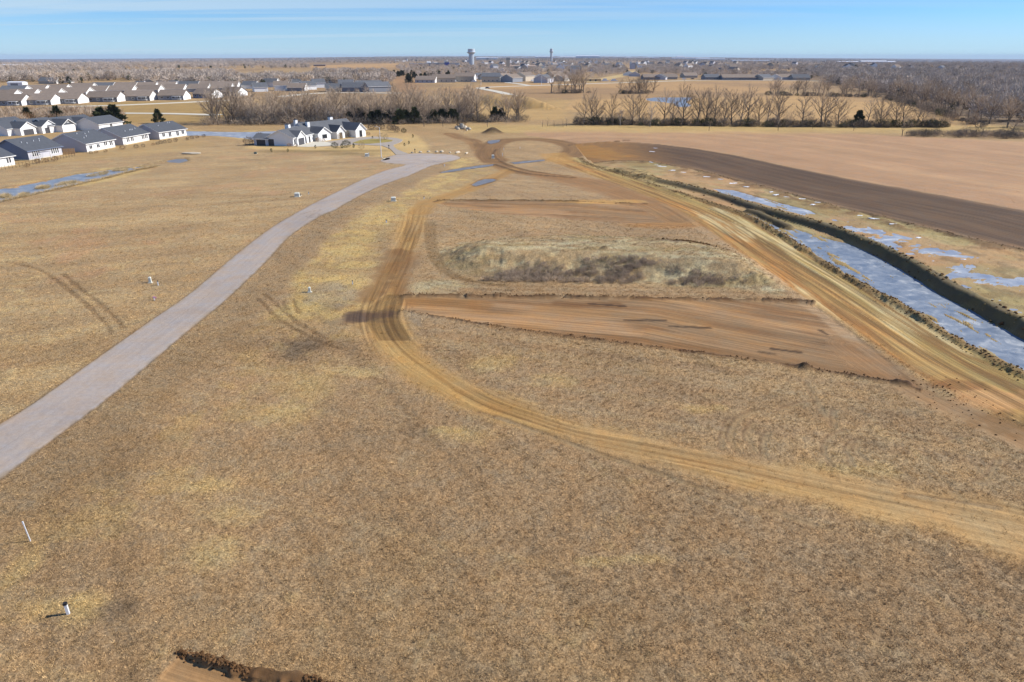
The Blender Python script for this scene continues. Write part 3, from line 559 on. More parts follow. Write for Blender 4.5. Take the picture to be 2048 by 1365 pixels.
for poly, dep in ((water1, 0.42), (water2, 0.34)):
    ix = loc_(poly, 3); d = sd_poly_arr(X[ix], Y[ix], poly); m = 1 - sstep(-0.9, 0.6, d + (nB[ix] - .5) * 1.2)
    Z[ix] -= dep * m; blend(ix, A(120, 104, 80), m * .7)
    _, sw, aw = proj_line(X[ix], Y[ix], emb_line); isl = sstep(.60, .68, fbm(sw / 1.0, aw / 6, 411, 5)) * m * (1 - sstep(-3.2, -1.2, -np.abs(d) * 0 + d) * 0); Z[ix] += isl * (dep - .04); blend(ix, A(176, 154, 108), isl * .9)
ix = loc_(shallow, 3); d = sd_poly_arr(X[ix], Y[ix], shallow); m = 1 - sstep(-3, 1, d); pool = sstep(0.54, 0.66, fbm(X[ix] / 4, Y[ix] / 3, 95, 5)); Z[ix] -= 0.16 * m * pool + 0.01 * m
for ln, wd, h in ((levee, 3.5, 1.3), (levee2, 2.4, 0.75)):
    ix = loc_(ln, 9); d, sd, al = proj_line(X[ix], Y[ix], ln); wv = wd * (1 + 0.1 * sstep(95, 150, Y[ix])); h = h * (1 - .45 * sstep(110, 190, Y[ix])); d = d + (nB[ix] - .5) * 0.9 * (1 - .8 * sstep(100, 170, Y[ix]))
    m = 1 - sstep(wv * 0.12, wv * 0.62, d); floor_now = Z[ix]
    Z[ix] = np.maximum(floor_now, FLOOR - .2 + (h + .2) * m + ((nB[ix] - .5) * 0.3 * m + (nD[ix] - .5) * .15 * m) * (1 - .85 * sstep(100, 170, Y[ix])))
    q = 1 - sstep(wv * 0.35, wv * 0.6, d); blend(ix, A(116, 104, 80), q); GR[ix] *= (1 - q * .6); ST[ix] *= (1 - q); REG[ix[d < wv * .5]] = 9
    blend(ix, A(136, 122, 84), q * sstep(0.5, 0.62, nB[ix]) * 0.5)
ridge(spoil_line, 1.7, 0.42, A(128, 106, 72), 1.2, world=True, rough=0.6, reg=4)
ridge(bank_bot, 1.6, 0.22, A(92, 70, 50), 1.2, world=True, rough=0.5, reg=None)
# rough straw clods at the head of the basin
ix, m, d = area(PP([(1180, 322), (1240, 326), (1290, 330), (1320, 345), (1300, 358), (1240, 346), (1200, 335)]), A(176, 154, 108), 0.6, 2, 2, grass=1.0, streak=0)
Z[ix] += m * (nB[ix] - 0.3) * 1.1; blend(ix, A(90, 74, 52), m * sstep(.5, .62, nD[ix]) * .6)

# pond and puddle hollows
for poly, dep, sf in ((pondL, 0.55, 2.2), (pondL2, 0.4, 1.5), (pondF, 0.7, 3), (pondR, 1.0, 6)):
    ix = loc_(poly, 8); d = sd_poly_arr(X[ix], Y[ix], poly); dd = d + (nB[ix] - .5) * 1.4; m = 1 - sstep(-sf * .6, sf * .6, dd); Z[ix] = Z[ix] * (1 - m) - dep * m
    blend(ix, A(120, 104, 72), (1 - sstep(-.2, 1.0, np.abs(dd - 0.5))) * 0.5); blend(ix, A(216, 190, 130), sstep(.5, 1.5, dd) * (1 - sstep(3, 6, dd)) * sstep(.4, .6, nA[ix]) * .6)
    if poly is pondL: Z[ix] += 0.45 * sstep(0.66, 0.74, fbm(X[ix] / 6, Y[ix] / 4, 97, 3)) * m
PUD = {'a': [(976, 282), (985, 280.5), (1000, 279.6), (998, 284), (990, 286.5), (981, 288), (975, 286)], 'b': [(943, 370), (955, 363), (969, 358.5), (985, 357.8), (993, 359.7), (985, 363.5), (968, 368), (951, 372.5)],
       'c': [(880, 345), (900, 340), (931, 335), (960, 331), (989, 328.5), (990, 330.5), (962, 335.5), (935, 338.5), (905, 343.5), (884, 346)], 'd': [(1022, 325.5), (1050, 322.5), (1088, 319.5), (1090, 321.5), (1055, 325.5), (1030, 328)]}
for k_, pp in PUD.items():
    poly = PP(pp); ix = loc_(poly, 3); d = sd_poly_arr(X[ix], Y[ix], poly) + (nB[ix] - .5) * 1.2; m = 1 - sstep(-.6, 1.2, d); Z[ix] -= 0.12 * m; blend(ix, A(120, 98, 74), m * .8); WT[ix] = np.maximum(WT[ix], m * .5)

# farther country: berms, fields, woods floor
ix, m, d = area(berm_far, A(104, 84, 62), 1.0, 4, 4, grass=0.3, streak=0.3, reg=10); Z[ix] += 4.0 * sstep(0, 16, -d)
def far(pts, col, s=0.8, soft=8, jit=10): return area(PP(pts), A(*col), s, soft, jit, grass=0.5, streak=0.0)
far([(640, 139), (610, 133), (700, 128), (790, 127), (830, 130), (820, 138), (720, 140)], (206, 166, 116), .9, 40, 20)
far([(150, 160), (160, 150), (430, 139), (490, 137), (440, 145), (300, 152)], (204, 164, 118), .9, 30, 20)
far([(780, 176), (790, 150), (800, 143), (815, 150), (830, 162), (850, 176), (830, 190), (800, 188)], (176, 136, 100), .8, 20, 15)
far([(760, 240), (860, 185), (980, 172), (1100, 178), (1140, 200), (1130, 240)], (200, 166, 112), .75, 12, 10)
far([(860, 186), (880, 176), (1000, 168), (1200, 166), (1500, 162), (1620, 163), (1520, 190), (1200, 200), (950, 190)], (196, 158, 112), .8, 12, 10)
far([(1130, 222), (1150, 190), (1540, 190), (1760, 194), (1830, 212), (1920, 238), (1960, 252), (1400, 246)], (204, 166, 114), .85, 10, 10)
far([(40, 222), (240, 204), (470, 202), (470, 246), (240, 246)], (178, 148, 92), .8, 10, 10)
far([(0, 262), (240, 258), (420, 285), (380, 300), (0, 340)], (190, 160, 110), .5, 8, 8)
far([(1560, 160), (1640, 163), (1760, 190), (1830, 208), (1950, 245), (2100, 262), (2500, 262), (2500, 135), (1640, 130)], (112, 98, 84), .8, 20, 10)
ix = np.nonzero(Y > 520)[0]; blend(ix, A(150, 124, 98), sstep(.45, .6, fbm(X[ix] / 160, Y[ix] / 160, 99, 4)) * .5)
rd = REG[:]
# micro relief of the grass, strongest nearby
Z += ((nD - 0.5) * 0.10 + (vn(X / 0.28, Y / 0.28, 7) - 0.5) * 0.07) * GR * (1 - sstep(60, 220, Y)) * (REG != 7)

# the asphalt: smooth strip with faint wheel paths, seams and dirty edges
ix = loc_(road_poly, 3); d = sd_poly_arr(X[ix], Y[ix], road_poly); d = d + (nD[ix] - .5) * 0.05; m = 1 - sstep(-0.12, 0.12, d); q = m > 0
COL[ix] = COL[ix] * (1 - m[:, None]) + A(182, 171, 168)[None, :] * m[:, None]; GR[ix] *= (1 - m); ST[ix] = ST[ix] * (1 - m) + .16 * m; WT[ix] *= (1 - m); Z[ix] = Z[ix] * (1 - m) + 0.07 * m
_, sr, ar = proj_line(X[ix], Y[ix], rc); FX[ix[q]] = sr[q] * .7; FY[ix[q]] = ar[q]; REG[ix[d < 0]] = 11
for o_ in (-1.9, -.6, .9, 2.1): blend(ix, A(166, 154, 155), m * np.exp(-((sr - o_) / .35) ** 2) * .28 * (0.4 + fbm(ar / 9, sr * 0 + o_, 301, 3)))
blend(ix, A(150, 138, 138), m * np.exp(-((sr - .15 - .05 * np.sin(ar / 3)) / .07) ** 2) * .45); blend(ix, A(168, 148, 124), m * sstep(-.7, 0, d) * sstep(.4, .6, nD[ix]) * .7)
blend(ix, A(196, 184, 182), m * sstep(.5, .7, nC[ix]) * .35); blend(ix, A(164, 150, 146), m * sstep(.55, .7, fbm(X[ix] / 5, Y[ix] / 5, 303, 4)) * .3)
e_ = np.exp(-((d - .12) / .16) ** 2); blend(ix, A(112, 92, 68), e_ * .55)
for q_ in ([(615, 437), (630, 428), (640, 431), (630, 436), (612, 434)], [(600, 430), (622, 424), (648, 420)], [(850, 318), (870, 324), (840, 330), (810, 340)]): stroke(q_, .12, A(128, 112, 104), .5, .15, jit=.1)
# cut the sheet below road and drive so the surfaces lie clear of the relief
for poly in (drive_poly,):
    ix = loc_(poly, 3); d = sd_poly_arr(X[ix], Y[ix], poly); m = 1 - sstep(0.2, 1.6, d); Z[ix] = Z[ix] * (1 - m) - 0.06 * m

# split by kind of ground; neighbours share their border vertices exactly
gi = np.arange(NR * NCc).reshape(NR, NCc); quads = np.stack([gi[:-1, :-1], gi[:-1, 1:], gi[1:, 1:], gi[1:, :-1]], -1).reshape(-1, 4)
qreg = REG[quads[:, 0]]
names = {0: ('ground', 'dry tan winter grassland spreading from the foreground to the horizon'), 1: ('bare_soil', 'bare graded brown soil strips and pads cut into the dry field'),
         2: ('dirt_track', 'yellow brown wheel worn dirt tracks curving across the grass and round the loop'), 3: ('dirt_road', 'compacted yellow and orange dirt road running beside the icy ditch'),
         4: ('soil_ridge', 'lumpy dark ridges of pushed up soil along the graded strips and dirt road'), 5: ('crop_field', 'flat pinkish tan harvested field beyond the dark soil bank'), 6: ('mound', 'low grassy mound with pale matted grass between the graded strips'),
         7: ('soil_bank', 'dark brown tilled bank sloping down to the excavated basin'), 8: ('basin_floor', 'muddy tan floor of the excavated basin with thin ice'), 9: ('levee', 'long dark earth levee running beside the frozen channel'), 11: ('road', 'smooth pale grey asphalt road curving up to a cul-de-sac'), 10: ('earth_berm', 'dark brown earth berm beyond the tree line')}
def set_attr(me, name, typ, dom, arr):
    at = me.attributes.new(name, typ, dom); at.data.foreach_set('color' if 'COLOR' in typ else 'vector', arr.astype(np.float32).ravel())
for r_, (nm, lb) in names.items():
    qs = quads[qreg == r_]
    if len(qs) == 0: continue
    u, inv = np.unique(qs, return_inverse=True); inv = inv.reshape(-1, 4)
    me = bpy.data.meshes.new(nm); me.vertices.add(len(u)); me.vertices.foreach_set('co', np.stack([X[u], Y[u], Z[u]], -1).astype(np.float32).ravel())
    me.loops.add(len(qs) * 4); me.loops.foreach_set('vertex_index', inv.astype(np.int32).ravel()); me.polygons.add(len(qs))
    me.polygons.foreach_set('loop_start', (np.arange(len(qs)) * 4).astype(np.int32)); me.polygons.foreach_set('loop_total', np.full(len(qs), 4, np.int32))
    me.polygons.foreach_set('use_smooth', np.ones(len(qs), bool)); me.update(calc_edges=True)
    set_attr(me, 'Col', 'FLOAT_COLOR', 'POINT', np.concatenate([COL[u], np.ones((len(u), 1))], 1))
    set_attr(me, 'Mask', 'FLOAT_VECTOR', 'POINT', np.stack([GR[u], ST[u], WT[u]], -1)); set_attr(me, 'Flow', 'FLOAT_VECTOR', 'POINT', np.stack([FX[u], FY[u], 0 * u], -1))
    me.materials.append(LAND); tag(link(nm, me), lb, None, None, 'structure')

COLV = COL
def gz(x, y):
    """height of the broad land under a point (fine features looked up on the sheet)"""
    r = min(max(np.searchsorted(rows, y) - 1, 0), NR - 2); zz = max(rows[r], 20) * math.cos(PITCH) + HC * math.sin(PITCH)
    c = min(max(np.searchsorted(cs, x / (zz * 1024 / FPX)) - 1, 0), NCc - 2); return float(Z[r * NCc + c])

# ------------------------------------------------------------------ sheets: road, drive, water
from mathutils.geometry import tessellate_polygon
def sheet(name, poly, z, material, label, thick=0.0, kind='structure', over=coarse):
    vs_ = [Vector((x, y, 0)) for x, y in poly]; tr = tessellate_polygon([vs_]); base = float(over(np.array([poly[0][0]]), np.array([poly[0][1]]))[0]) if poly[0][1] > 600 else 0
    v = [(x, y, z + base) for x, y in poly]; f = [tuple(t) for t in tr]; n = len(v)
    # orientation upwards
    a_, b_, c_ = (Vector(v[i]) for i in f[0])
    if (b_ - a_).cross(c_ - a_).z < 0: f = [t[::-1] for t in f]
    if thick:
        v += [(x, y, z + base - thick) for x, y in poly]; f += [(i, (i + 1) % n, n + (i + 1) % n, n + i) for i in range(n)]
    me = bpy.data.meshes.new(name); me.from_pydata(v, [], f); me.materials.append(material); me.update()
    return tag(link(name, me), label, None, None, kind)
sheet('driveway', drive_poly, 0.046, DRIVE, 'grey driveway looping round a grass island at the white house', 0.1)
sheet('garage_apron', PP([(590, 293.5), (627, 284), (648, 283), (662, 287), (668, 290.5), (640, 293.2), (615, 294.5)]), 0.055, CONC, 'pale concrete apron in front of the garage doors', 0.05)
sheet('driveway_island', ISLAND, 0.09, mat('green_winter_lawn', A(168, 152, 88), 0.95, 0.2, 0.5), 'olive green lawn island inside the driveway loop', 0.08)
sheet('lamp_apron', PP([(762, 321), (768, 317.3), (780, 316.6), (779, 319.5), (768, 321.6)]), 0.07, CONC, 'small pale concrete patch at the edge of the cul-de-sac', 0.05)
def ring(poly, g=1.5):
    cx_ = sum(p[0] for p in poly) / len(poly); cy_ = sum(p[1] for p in poly) / len(poly)
    a_ = sum(poly[i - 1][0] * poly[i][1] - poly[i][0] * poly[i - 1][1] for i in range(len(poly))); s_ = 1 if a_ > 0 else -1; o = []
    for i in range(len(poly)):
        p0 = Vector(poly[i - 1]); p1 = Vector(poly[i]); p2 = Vector(poly[(i + 1) % len(poly)])
        n_ = ((p1 - p0).normalized() + (p2 - p1).normalized()); n_ = Vector((n_.y, -n_.x)) * s_
        if n_.length > 1e-6: n_.normalize()
        o.append((p1.x + n_.x * g, p1.y + n_.y * g))
    return o
sheet('frozen_channel', ring(water1, 0.5), FLOOR - 0.12, ICE, 'blue ice and water filling the long channel below the levee')
sheet('frozen_pool', ring(water2, 0.5), FLOOR - 0.10, ICE_PALE, 'narrow pale ice pool behind the levee')
sheet('frozen_shallows', shallow, FLOOR - 0.055, ICE_PALE, 'broken thin ice film on the muddy basin floor')
sheet('frozen_pond', ring(pondL, 1.0), -0.24, ICE, 'long blue frozen pond with straw tufts below the white houses')
sheet('frozen_pond', ring(pondL2, .3), -0.2, PUDDLE, 'small frozen pool at the head of the left pond')
sheet('frozen_pond', ring(pondF, 1.5), -0.3, ICE_PALE, 'pale blue pond behind the large white house')
sheet('frozen_pond', ring(pondR, 2), -0.45 + float(coarse(np.array([pondR[0][0]]), np.array([pondR[0][1]]))[0]) * 0, ICE, 'blue pond in the field beyond the right tree line')
for k_, lb in (('a', 'puddle with pale ice on the loop of the dirt track'), ('b', 'blue puddle where the dirt track meets the crossing'), ('c', 'thin strip of water beside the cul-de-sac'), ('d', 'thin wet ditch inside the track loop')):
    sheet('puddle', PP(PUD[k_]), -0.045, PUDDLE, lb)
# far concrete streets
def ribbon(name, pts, wd, material, label, z=0.15):
    ln = smooth_line(PP(pts), 4); v = []; f = []
    for i, p in enumerate(ln):
        a_ = Vector(ln[max(i - 1, 0)]); b_ = Vector(ln[min(i + 1, len(ln) - 1)]); t = (b_ - a_).normalized(); n_ = Vector((-t.y, t.x)) * wd / 2
        for s_ in (1, -1): q = (p[0] + n_.x * s_, p[1] + n_.y * s_); v.append((*q, gz(*q) * 0 + float(coarse(np.array([q[0]]), np.array([q[1]]))[0]) + z))
    k = len(v)
    for i in range(len(ln) - 1): f.append((2 * i + 1, 2 * i + 3, 2 * i + 2, 2 * i))
    v += [(x, y, zz - 0.4) for x, y, zz in v]
    for i in range(len(ln) - 1): f.append((2 * i, 2 * i + 2, 2 * i + 2 + k, 2 * i + k)); f.append((2 * i + 3, 2 * i + 1, 2 * i + 1 + k, 2 * i + 3 + k))
    me = bpy.data.meshes.new(name); me.from_pydata(v, [], f); me.materials.append(material); me.update(); tag(link(name, me), label, None, None, 'structure')
ribbon('street', [(-60, 232), (30, 225), (110, 215), (240, 211), (400, 204), (500, 199)], 9, CONC, 'pale concrete street in front of the grey roofed houses')
ribbon('street', [(100, 216), (160, 224), (240, 227), (340, 228), (440, 231)], 8, CONC, 'second pale concrete street curving below the first at left')
ribbon('street', [(560, 194), (620, 188), (680, 186), (800, 187)], 9, CONC, 'pale street partly hidden behind the left tree line')
ribbon('street', [(1025, 192), (1000, 185), (972, 179.5), (960, 176.5), (985, 174.5), (1060, 172), (1150, 169), (1260, 165.5), (1420, 161), (1660, 163)], 9, CONC, 'pale concrete street passing in front of the distant right hand houses')
ribbon('street', [(1060, 172), (1035, 168), (1015, 165.5), (1040, 163)], 8, CONC, 'short branch street between distant houses')
ribbon('dirt_lane', [(1172, 165), (1220, 156), (1260, 148), (1270, 142)], 22, mat('sandy_lane', A(206, 180, 130), .9, .08, .1), 'sandy lane climbing past the house under construction')

# ------------------------------------------------------------------ houses
def wall_mesh(L, D, h, r, m, name='wall', gable=True):
    """box with gable tops; ridge runs along local X"""
    b = MB(); x0, x1, y0, y1 = -L / 2, L / 2, -D / 2, D / 2
    b.quad((x0, y0, 0), (x1, y0, 0), (x1, y0, h), (x0, y0, h)); b.quad((x1, y1, 0), (x0, y1, 0), (x0, y1, h), (x1, y1, h))
    if gable:
        b.poly([(x1, y0, 0), (x1, y1, 0), (x1, y1, h), (x1, 0, h + r), (x1, y0, h)]); b.poly([(x0, y1, 0), (x0, y0, 0), (x0, y0, h), (x0, 0, h + r), (x0, y1, h)])
    else:
        b.quad((x1, y0, 0), (x1, y1, 0), (x1, y1, h), (x1, y0, h)); b.quad((x0, y1, 0), (x0, y0, 0), (x0, y0, h), (x0, y1, h))
    return b.mesh(name, m)
def roof_mesh(L, D, h, r, m, o=0.5, th=0.18, hip=(0, 0), fas=None):
    """two sloping slabs with overhang; slot 1 is the fascia board. hip=(left,right) insets the ridge"""
    b = MB(); sl_ = r / (D / 2); x0, x1 = -L / 2 - o, L / 2 + o; ye = D / 2 + o; ze = h - sl_ * o + 0.02; zr = h + r + 0.02; a0, a1 = x0 + hip[0], x1 - hip[1]
    for s in (-1, 1):
        q = [(x0, s * ye, ze), (x1, s * ye, ze), (a1, 0, zr), (a0, 0, zr)]
        if s == 1: q = q[::-1]
        b.quad(*[(x, y, z + th) for x, y, z in q], 0); b.quad(*[q[i] for i in (3, 2, 1, 0)], 1)
        e = [(x0, s * ye, ze), (x1, s * ye, ze), (x1, s * ye, ze + th), (x0, s * ye, ze + th)]
        if s == 1: e = e[::-1]
        b.quad(*e, 1)
    for s, xx, aa, hp in ((-1, x0, a0, hip[0]), (1, x1, a1, hip[1])):
        if hp:
            t_ = [(xx, -ye, ze + th), (xx, ye, ze + th), (aa, 0, zr + th)]; t_ = t_ if s == 1 else [t_[1], t_[0], t_[2]]; b.tri(*t_, 0)
            e = [(xx, -ye, ze), (xx, ye, ze), (xx, ye, ze + th), (xx, -ye, ze + th)]; b.quad(*(e if s == 1 else e[::-1]), 1)
        else:
            for y_ in (-1, 1):
                e = [(xx, y_ * ye, ze - .06), (xx, 0, zr - .06), (xx, 0, zr + th), (xx, y_ * ye, ze + th)]
                b.quad(*(e if s * y_ > 0 else e[::-1]), 1)
                e2 = [(xx - s * 0.06, y_ * ye, ze - .06), (xx - s * .06, 0, zr - .06), (xx - s * .06, 0, zr + th), (xx - s * .06, y_ * ye, ze + th)]
                b.quad(*(e2[::-1] if s * y_ > 0 else e2), 1)
    return b.mesh('roof', [m, fas or m])
_wc = {}
def opening(parent, side, u, z, w_, h_, dims, kind='window', frame=None, pane=None):
    """a framed opening lying 4 cm proud of a wall; side is one of x+, x-, y+, y-"""
    L, D = dims; frame = frame or TRIM; pane = pane or GLASS; key = (kind, round(w_, 2), round(h_, 2), frame.name, pane.name)
    if key not in _wc:
        b = MB(); t = 0.12 if kind != 'garage_door' else 0.1
        b.box(-w_ / 2 - t, -w_ / 2, 0.0, 0.07, -t, h_ + t); b.box(w_ / 2, w_ / 2 + t, 0.0, 0.07, -t, h_ + t); b.box(-w_ / 2, w_ / 2, 0.0, 0.07, h_, h_ + t)
        if kind == 'window': b.box(-w_ / 2, w_ / 2, 0.0, 0.07, -t, 0)
        if kind == 'window' and w_ > 0.9: b.box(-0.04, 0.04, 0.03, 0.062, 0, h_)
        p = MB()
        if kind == 'garage_door':
            n = 4
            for i in range(n): p.box(-w_ / 2, w_ / 2, 0.005, 0.04, i * h_ / n + 0.015, (i + 1) * h_ / n - 0.015)
        else: p.box(-w_ / 2, w_ / 2, 0.005, 0.03, 0, h_)
        _wc[key] = (b.mesh(kind, frame), p.mesh('pane', pane))
    fr, pn = _wc[key]; o = link(kind, fr); kid(parent, o)
    if side == 'x+': o.location = (L / 2, u, z); o.rotation_euler = (0, 0, R(-90))
    elif side == 'x-': o.location = (-L / 2, u, z); o.rotation_euler = (0, 0, R(90))
    elif side == 'y+': o.location = (u, D / 2, z)
    else: o.location = (u, -D / 2, z); o.rotation_euler = (0, 0, R(180))
    nm = {'window': 'pane', 'garage_door': 'door_panel', 'door': 'door_panel'}[kind]; q = link(nm, pn); kid(o, q); return o
_vent = MB(); _vent.tube((0, 0, -0.2), (0, 0, 0.45), 0.10, 0.10, 6); _vent.poly([(0.1 * math.cos(a_ * math.pi / 3), 0.1 * math.sin(a_ * math.pi / 3), 0.45) for a_ in range(6)]); VENT = _vent.mesh('roof_vent', METAL)
def vent(parent, x, y, D, h, r): o = link('roof_vent', VENT); kid(parent, o); o.location = (x, y, h + r * (1 - abs(y) / (D / 2)) + 0.15)

def place(o, cx_, cy_, rz, z=None): o.location = (cx_, cy_, gz(cx_, cy_) * 0 + (z if z is not None else 0.0)); o.rotation_euler = (0, 0, rz)

def row_house(c0, c1, W, wallm, endm, trim, wins, label, h=2.8, r=3.1, wing=None, vents=()):
    """house whose long wall runs from c0 to c1 on its +Y(local) ... local X along c0->c1, lit wall on local -Y"""
    dx, dy = c1[0] - c0[0], c1[1] - c0[1]; L = math.hypot(dx, dy); a_ = math.atan2(dy, dx); nx, ny = -math.sin(a_), math.cos(a_)
    cx_ = (c0[0] + c1[0]) / 2 + nx * W / 2; cy_ = (c0[1] + c1[1]) / 2 + ny * W / 2
    o = empty('house', (0, 0, 0)); tag(o, label, 'house', 'near houses on the left')
    wl = link('wall', wall_mesh(L, W, h, r, wallm)); kid(o, wl)
    kid(o, link('roof', roof_mesh(L, W, h, r, SHING, 0.55, 0.2, fas=trim)))
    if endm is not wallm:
        b = MB(); b.poly([(-L / 2 - .02, W / 2, 0), (-L / 2 - .02, -W / 2, 0), (-L / 2 - .02, -W / 2, h), (-L / 2 - .02, 0, h + r), (-L / 2 - .02, W / 2, h)]); q = link('end_wall', b.mesh('end_wall', endm)); kid(o, q)  # near gable gets a darker siding, its shade put into the colour
    for u, z, w_, h_ in wins: opening(o, 'y-', u * L, z, w_, h_, (L, W))
    for x, y in vents: vent(o, x * L, y * W, W, h, r)
    b = MB(); b.box(-L / 2 - .03, L / 2 + .03, -W / 2 - .03, W / 2 + .03, -.3, .22); kid(o, link('foundation', b.mesh('foundation', CONC)))
    place(o, cx_, cy_, a_); return o
PW = [(-.34, .95, .55, 1.5), (-.27, .95, .55, 1.5), (.27, .95, .55, 1.5), (.34, .95, .55, 1.5)]
PWW = [(-.36, .95, .7, 1.5), (-.20, .95, .7, 1.5), (-.31, .95, .7, 1.5), (.20, .95, .7, 1.5), (.25, .95, .7, 1.5), (.36, .95, .7, 1.5)]
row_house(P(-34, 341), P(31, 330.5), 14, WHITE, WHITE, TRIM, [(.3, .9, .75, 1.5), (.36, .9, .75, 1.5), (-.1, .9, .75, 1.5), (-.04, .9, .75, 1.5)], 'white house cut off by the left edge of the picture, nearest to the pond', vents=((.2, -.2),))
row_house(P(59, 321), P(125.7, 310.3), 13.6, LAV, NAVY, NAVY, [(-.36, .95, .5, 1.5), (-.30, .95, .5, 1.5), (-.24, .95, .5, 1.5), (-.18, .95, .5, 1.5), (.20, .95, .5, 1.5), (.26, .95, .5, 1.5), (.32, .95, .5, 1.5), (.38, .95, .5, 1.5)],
          'lavender grey house with gable end coloured navy for shade, dark roof', vents=((-.3, -.2), (-.2, -.25), (.05, -.2), (.2, -.22), (.27, -.15)))
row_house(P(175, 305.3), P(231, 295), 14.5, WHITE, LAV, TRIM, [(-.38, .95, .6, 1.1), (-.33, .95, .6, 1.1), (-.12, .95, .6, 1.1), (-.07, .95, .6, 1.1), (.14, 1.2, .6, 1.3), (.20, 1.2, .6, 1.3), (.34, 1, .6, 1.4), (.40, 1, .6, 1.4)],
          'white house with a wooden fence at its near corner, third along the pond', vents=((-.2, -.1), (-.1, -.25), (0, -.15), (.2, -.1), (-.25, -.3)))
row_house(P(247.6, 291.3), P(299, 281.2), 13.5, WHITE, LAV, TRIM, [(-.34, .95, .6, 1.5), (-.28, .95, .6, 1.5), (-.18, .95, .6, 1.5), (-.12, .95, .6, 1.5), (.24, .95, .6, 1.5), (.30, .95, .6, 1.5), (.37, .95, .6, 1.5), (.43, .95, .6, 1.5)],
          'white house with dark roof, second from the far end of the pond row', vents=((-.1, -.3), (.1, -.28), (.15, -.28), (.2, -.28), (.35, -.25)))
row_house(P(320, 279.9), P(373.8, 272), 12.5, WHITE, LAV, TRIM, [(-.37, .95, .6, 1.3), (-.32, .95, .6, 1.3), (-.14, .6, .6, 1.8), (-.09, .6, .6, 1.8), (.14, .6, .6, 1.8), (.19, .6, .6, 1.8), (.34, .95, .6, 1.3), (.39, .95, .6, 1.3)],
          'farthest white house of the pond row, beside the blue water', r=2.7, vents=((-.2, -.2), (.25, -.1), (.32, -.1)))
# wooden fence beside the third house
fo = empty('fence', (0, 0, 0)); tag(fo, 'brown wooden privacy fence between the lavender grey house and the white house', 'fence')
fa, fb = P(127, 309.5), P(150, 308.5); n = 14; b = MB(); L_ = math.hypot(fb[0] - fa[0], fb[1] - fa[1]); b.box(-L_ / n / 2 + .02, L_ / n / 2 - .02, -.02, .02, 0.05, 1.85); BO = b.mesh('board', WOODF)
for i in range(n):
    o = link('board', BO); kid(fo, o); t = (i + .5) / n; o.location = (fa[0] + (fb[0] - fa[0]) * t, fa[1] + (fb[1] - fa[1]) * t, 0); o.rotation_euler = (0, 0, math.atan2(fb[1] - fa[1], fb[0] - fa[0]))
b = MB()
b.box(-.06, .06, -.06, .06, -.2, 1.9); FP = b.mesh('post', WOODF)
for t in (0, .5, 1): o = link('post', FP); kid(fo, o); o.location = (fa[0] + (fb[0] - fa[0]) * t, fa[1] + (fb[1] - fa[1]) * t + .12, 0)
# black rail fence along the backs of the houses
fo = empty('fence', (0, 0, 0)); tag(fo, 'thin dark metal garden fence below the lavender grey house', 'fence')
FQ = MB(); FQ.tube((0, 0, -.1), (0, 0, 1.3), .035, .035, 4); FQ = FQ.mesh('post', BLACK); pts = [P(4, 341), P(60, 331), P(110, 321), P(150, 313)]; b2 = MB()
for i in range(len(pts) - 1):
    p, q = Vector((*pts[i], 0)), Vector((*pts[i + 1], 0))
    for zz in (.35, 1.15): b2.tube(p + Vector((0, 0, zz)), q + Vector((0, 0, zz)), .025, .025, 4)
    k = int((q - p).length / 1.2)
    for j in range(k + 1): o = link('post', FQ); kid(fo, o); o.location = p.lerp(q, j / k)
kid(fo, link('rails', b2.mesh('rails', BLACK)))
# patio pergola frame behind the lavender grey house
pg = empty('pergola', (*P(92, 318.5), 0), R(80)); tag(pg, 'small white pergola frame against the lavender grey house', 'pergola')
b = MB()
b.box(-.08, .08, -.08, .08, 0, 1.9); PQ = b.mesh('post', TRIM)
for x in (-2.2, 2.2): o = link('post', PQ); kid(pg, o); o.location = (x, 0, 0)
b = MB(); b.box(-2.5, 2.5, -.1, .1, 1.9, 2.05)
for i in range(7): b.box(-2.3 + i * .75, -2.22 + i * .75, -.1, 2.2, 2.05, 2.13)
kid(pg, link('rafters', b.mesh('rafters', LAV)))

def gable_house(px, py, rz, L, D, h, r, wallm, roofm, trim, label, group, features=(), front=None, name='house', cat='house', zoff=0.0):
    x, y = P(px, py) if px is not None else (0, 0); zz = float(coarse(np.array([x]), np.array([y]))[0]) + zoff
    o = empty(name, (x, y, zz), rz); tag(o, label, cat, group)
    kid(o, link('wall', wall_mesh(L, D, h, r, wallm))); kid(o, link('roof', roof_mesh(L, D, h, r, roofm, 0.5, 0.2, fas=trim)))
    for f in features: opening(o, f[0], f[1], f[2], f[3], f[4], (L, D), f[5] if len(f) > 5 else 'window', None, f[6] if len(f) > 6 else None)
    return o
def wing(o, x, y, rz, L, D, h, r, wallm, roofm, trim, feats=()):
    """a cross-gabled wing: its wall, roof and openings, all under one part"""
    g = link('wing', wall_mesh(L, D, h, r, wallm, 'wing')); kid(o, g); g.location = (x, y, 0.0); g.rotation_euler = (0, 0, rz)
    q = link('roof', roof_mesh(L, D, h, r, roofm, 0.45, 0.2, fas=trim)); kid(g, q)
    for f in feats: opening_w(g, f[0], f[1], f[2], f[3], f[4], (L, D), f[5] if len(f) > 5 else 'window', f[6] if len(f) > 6 else None)
    return g
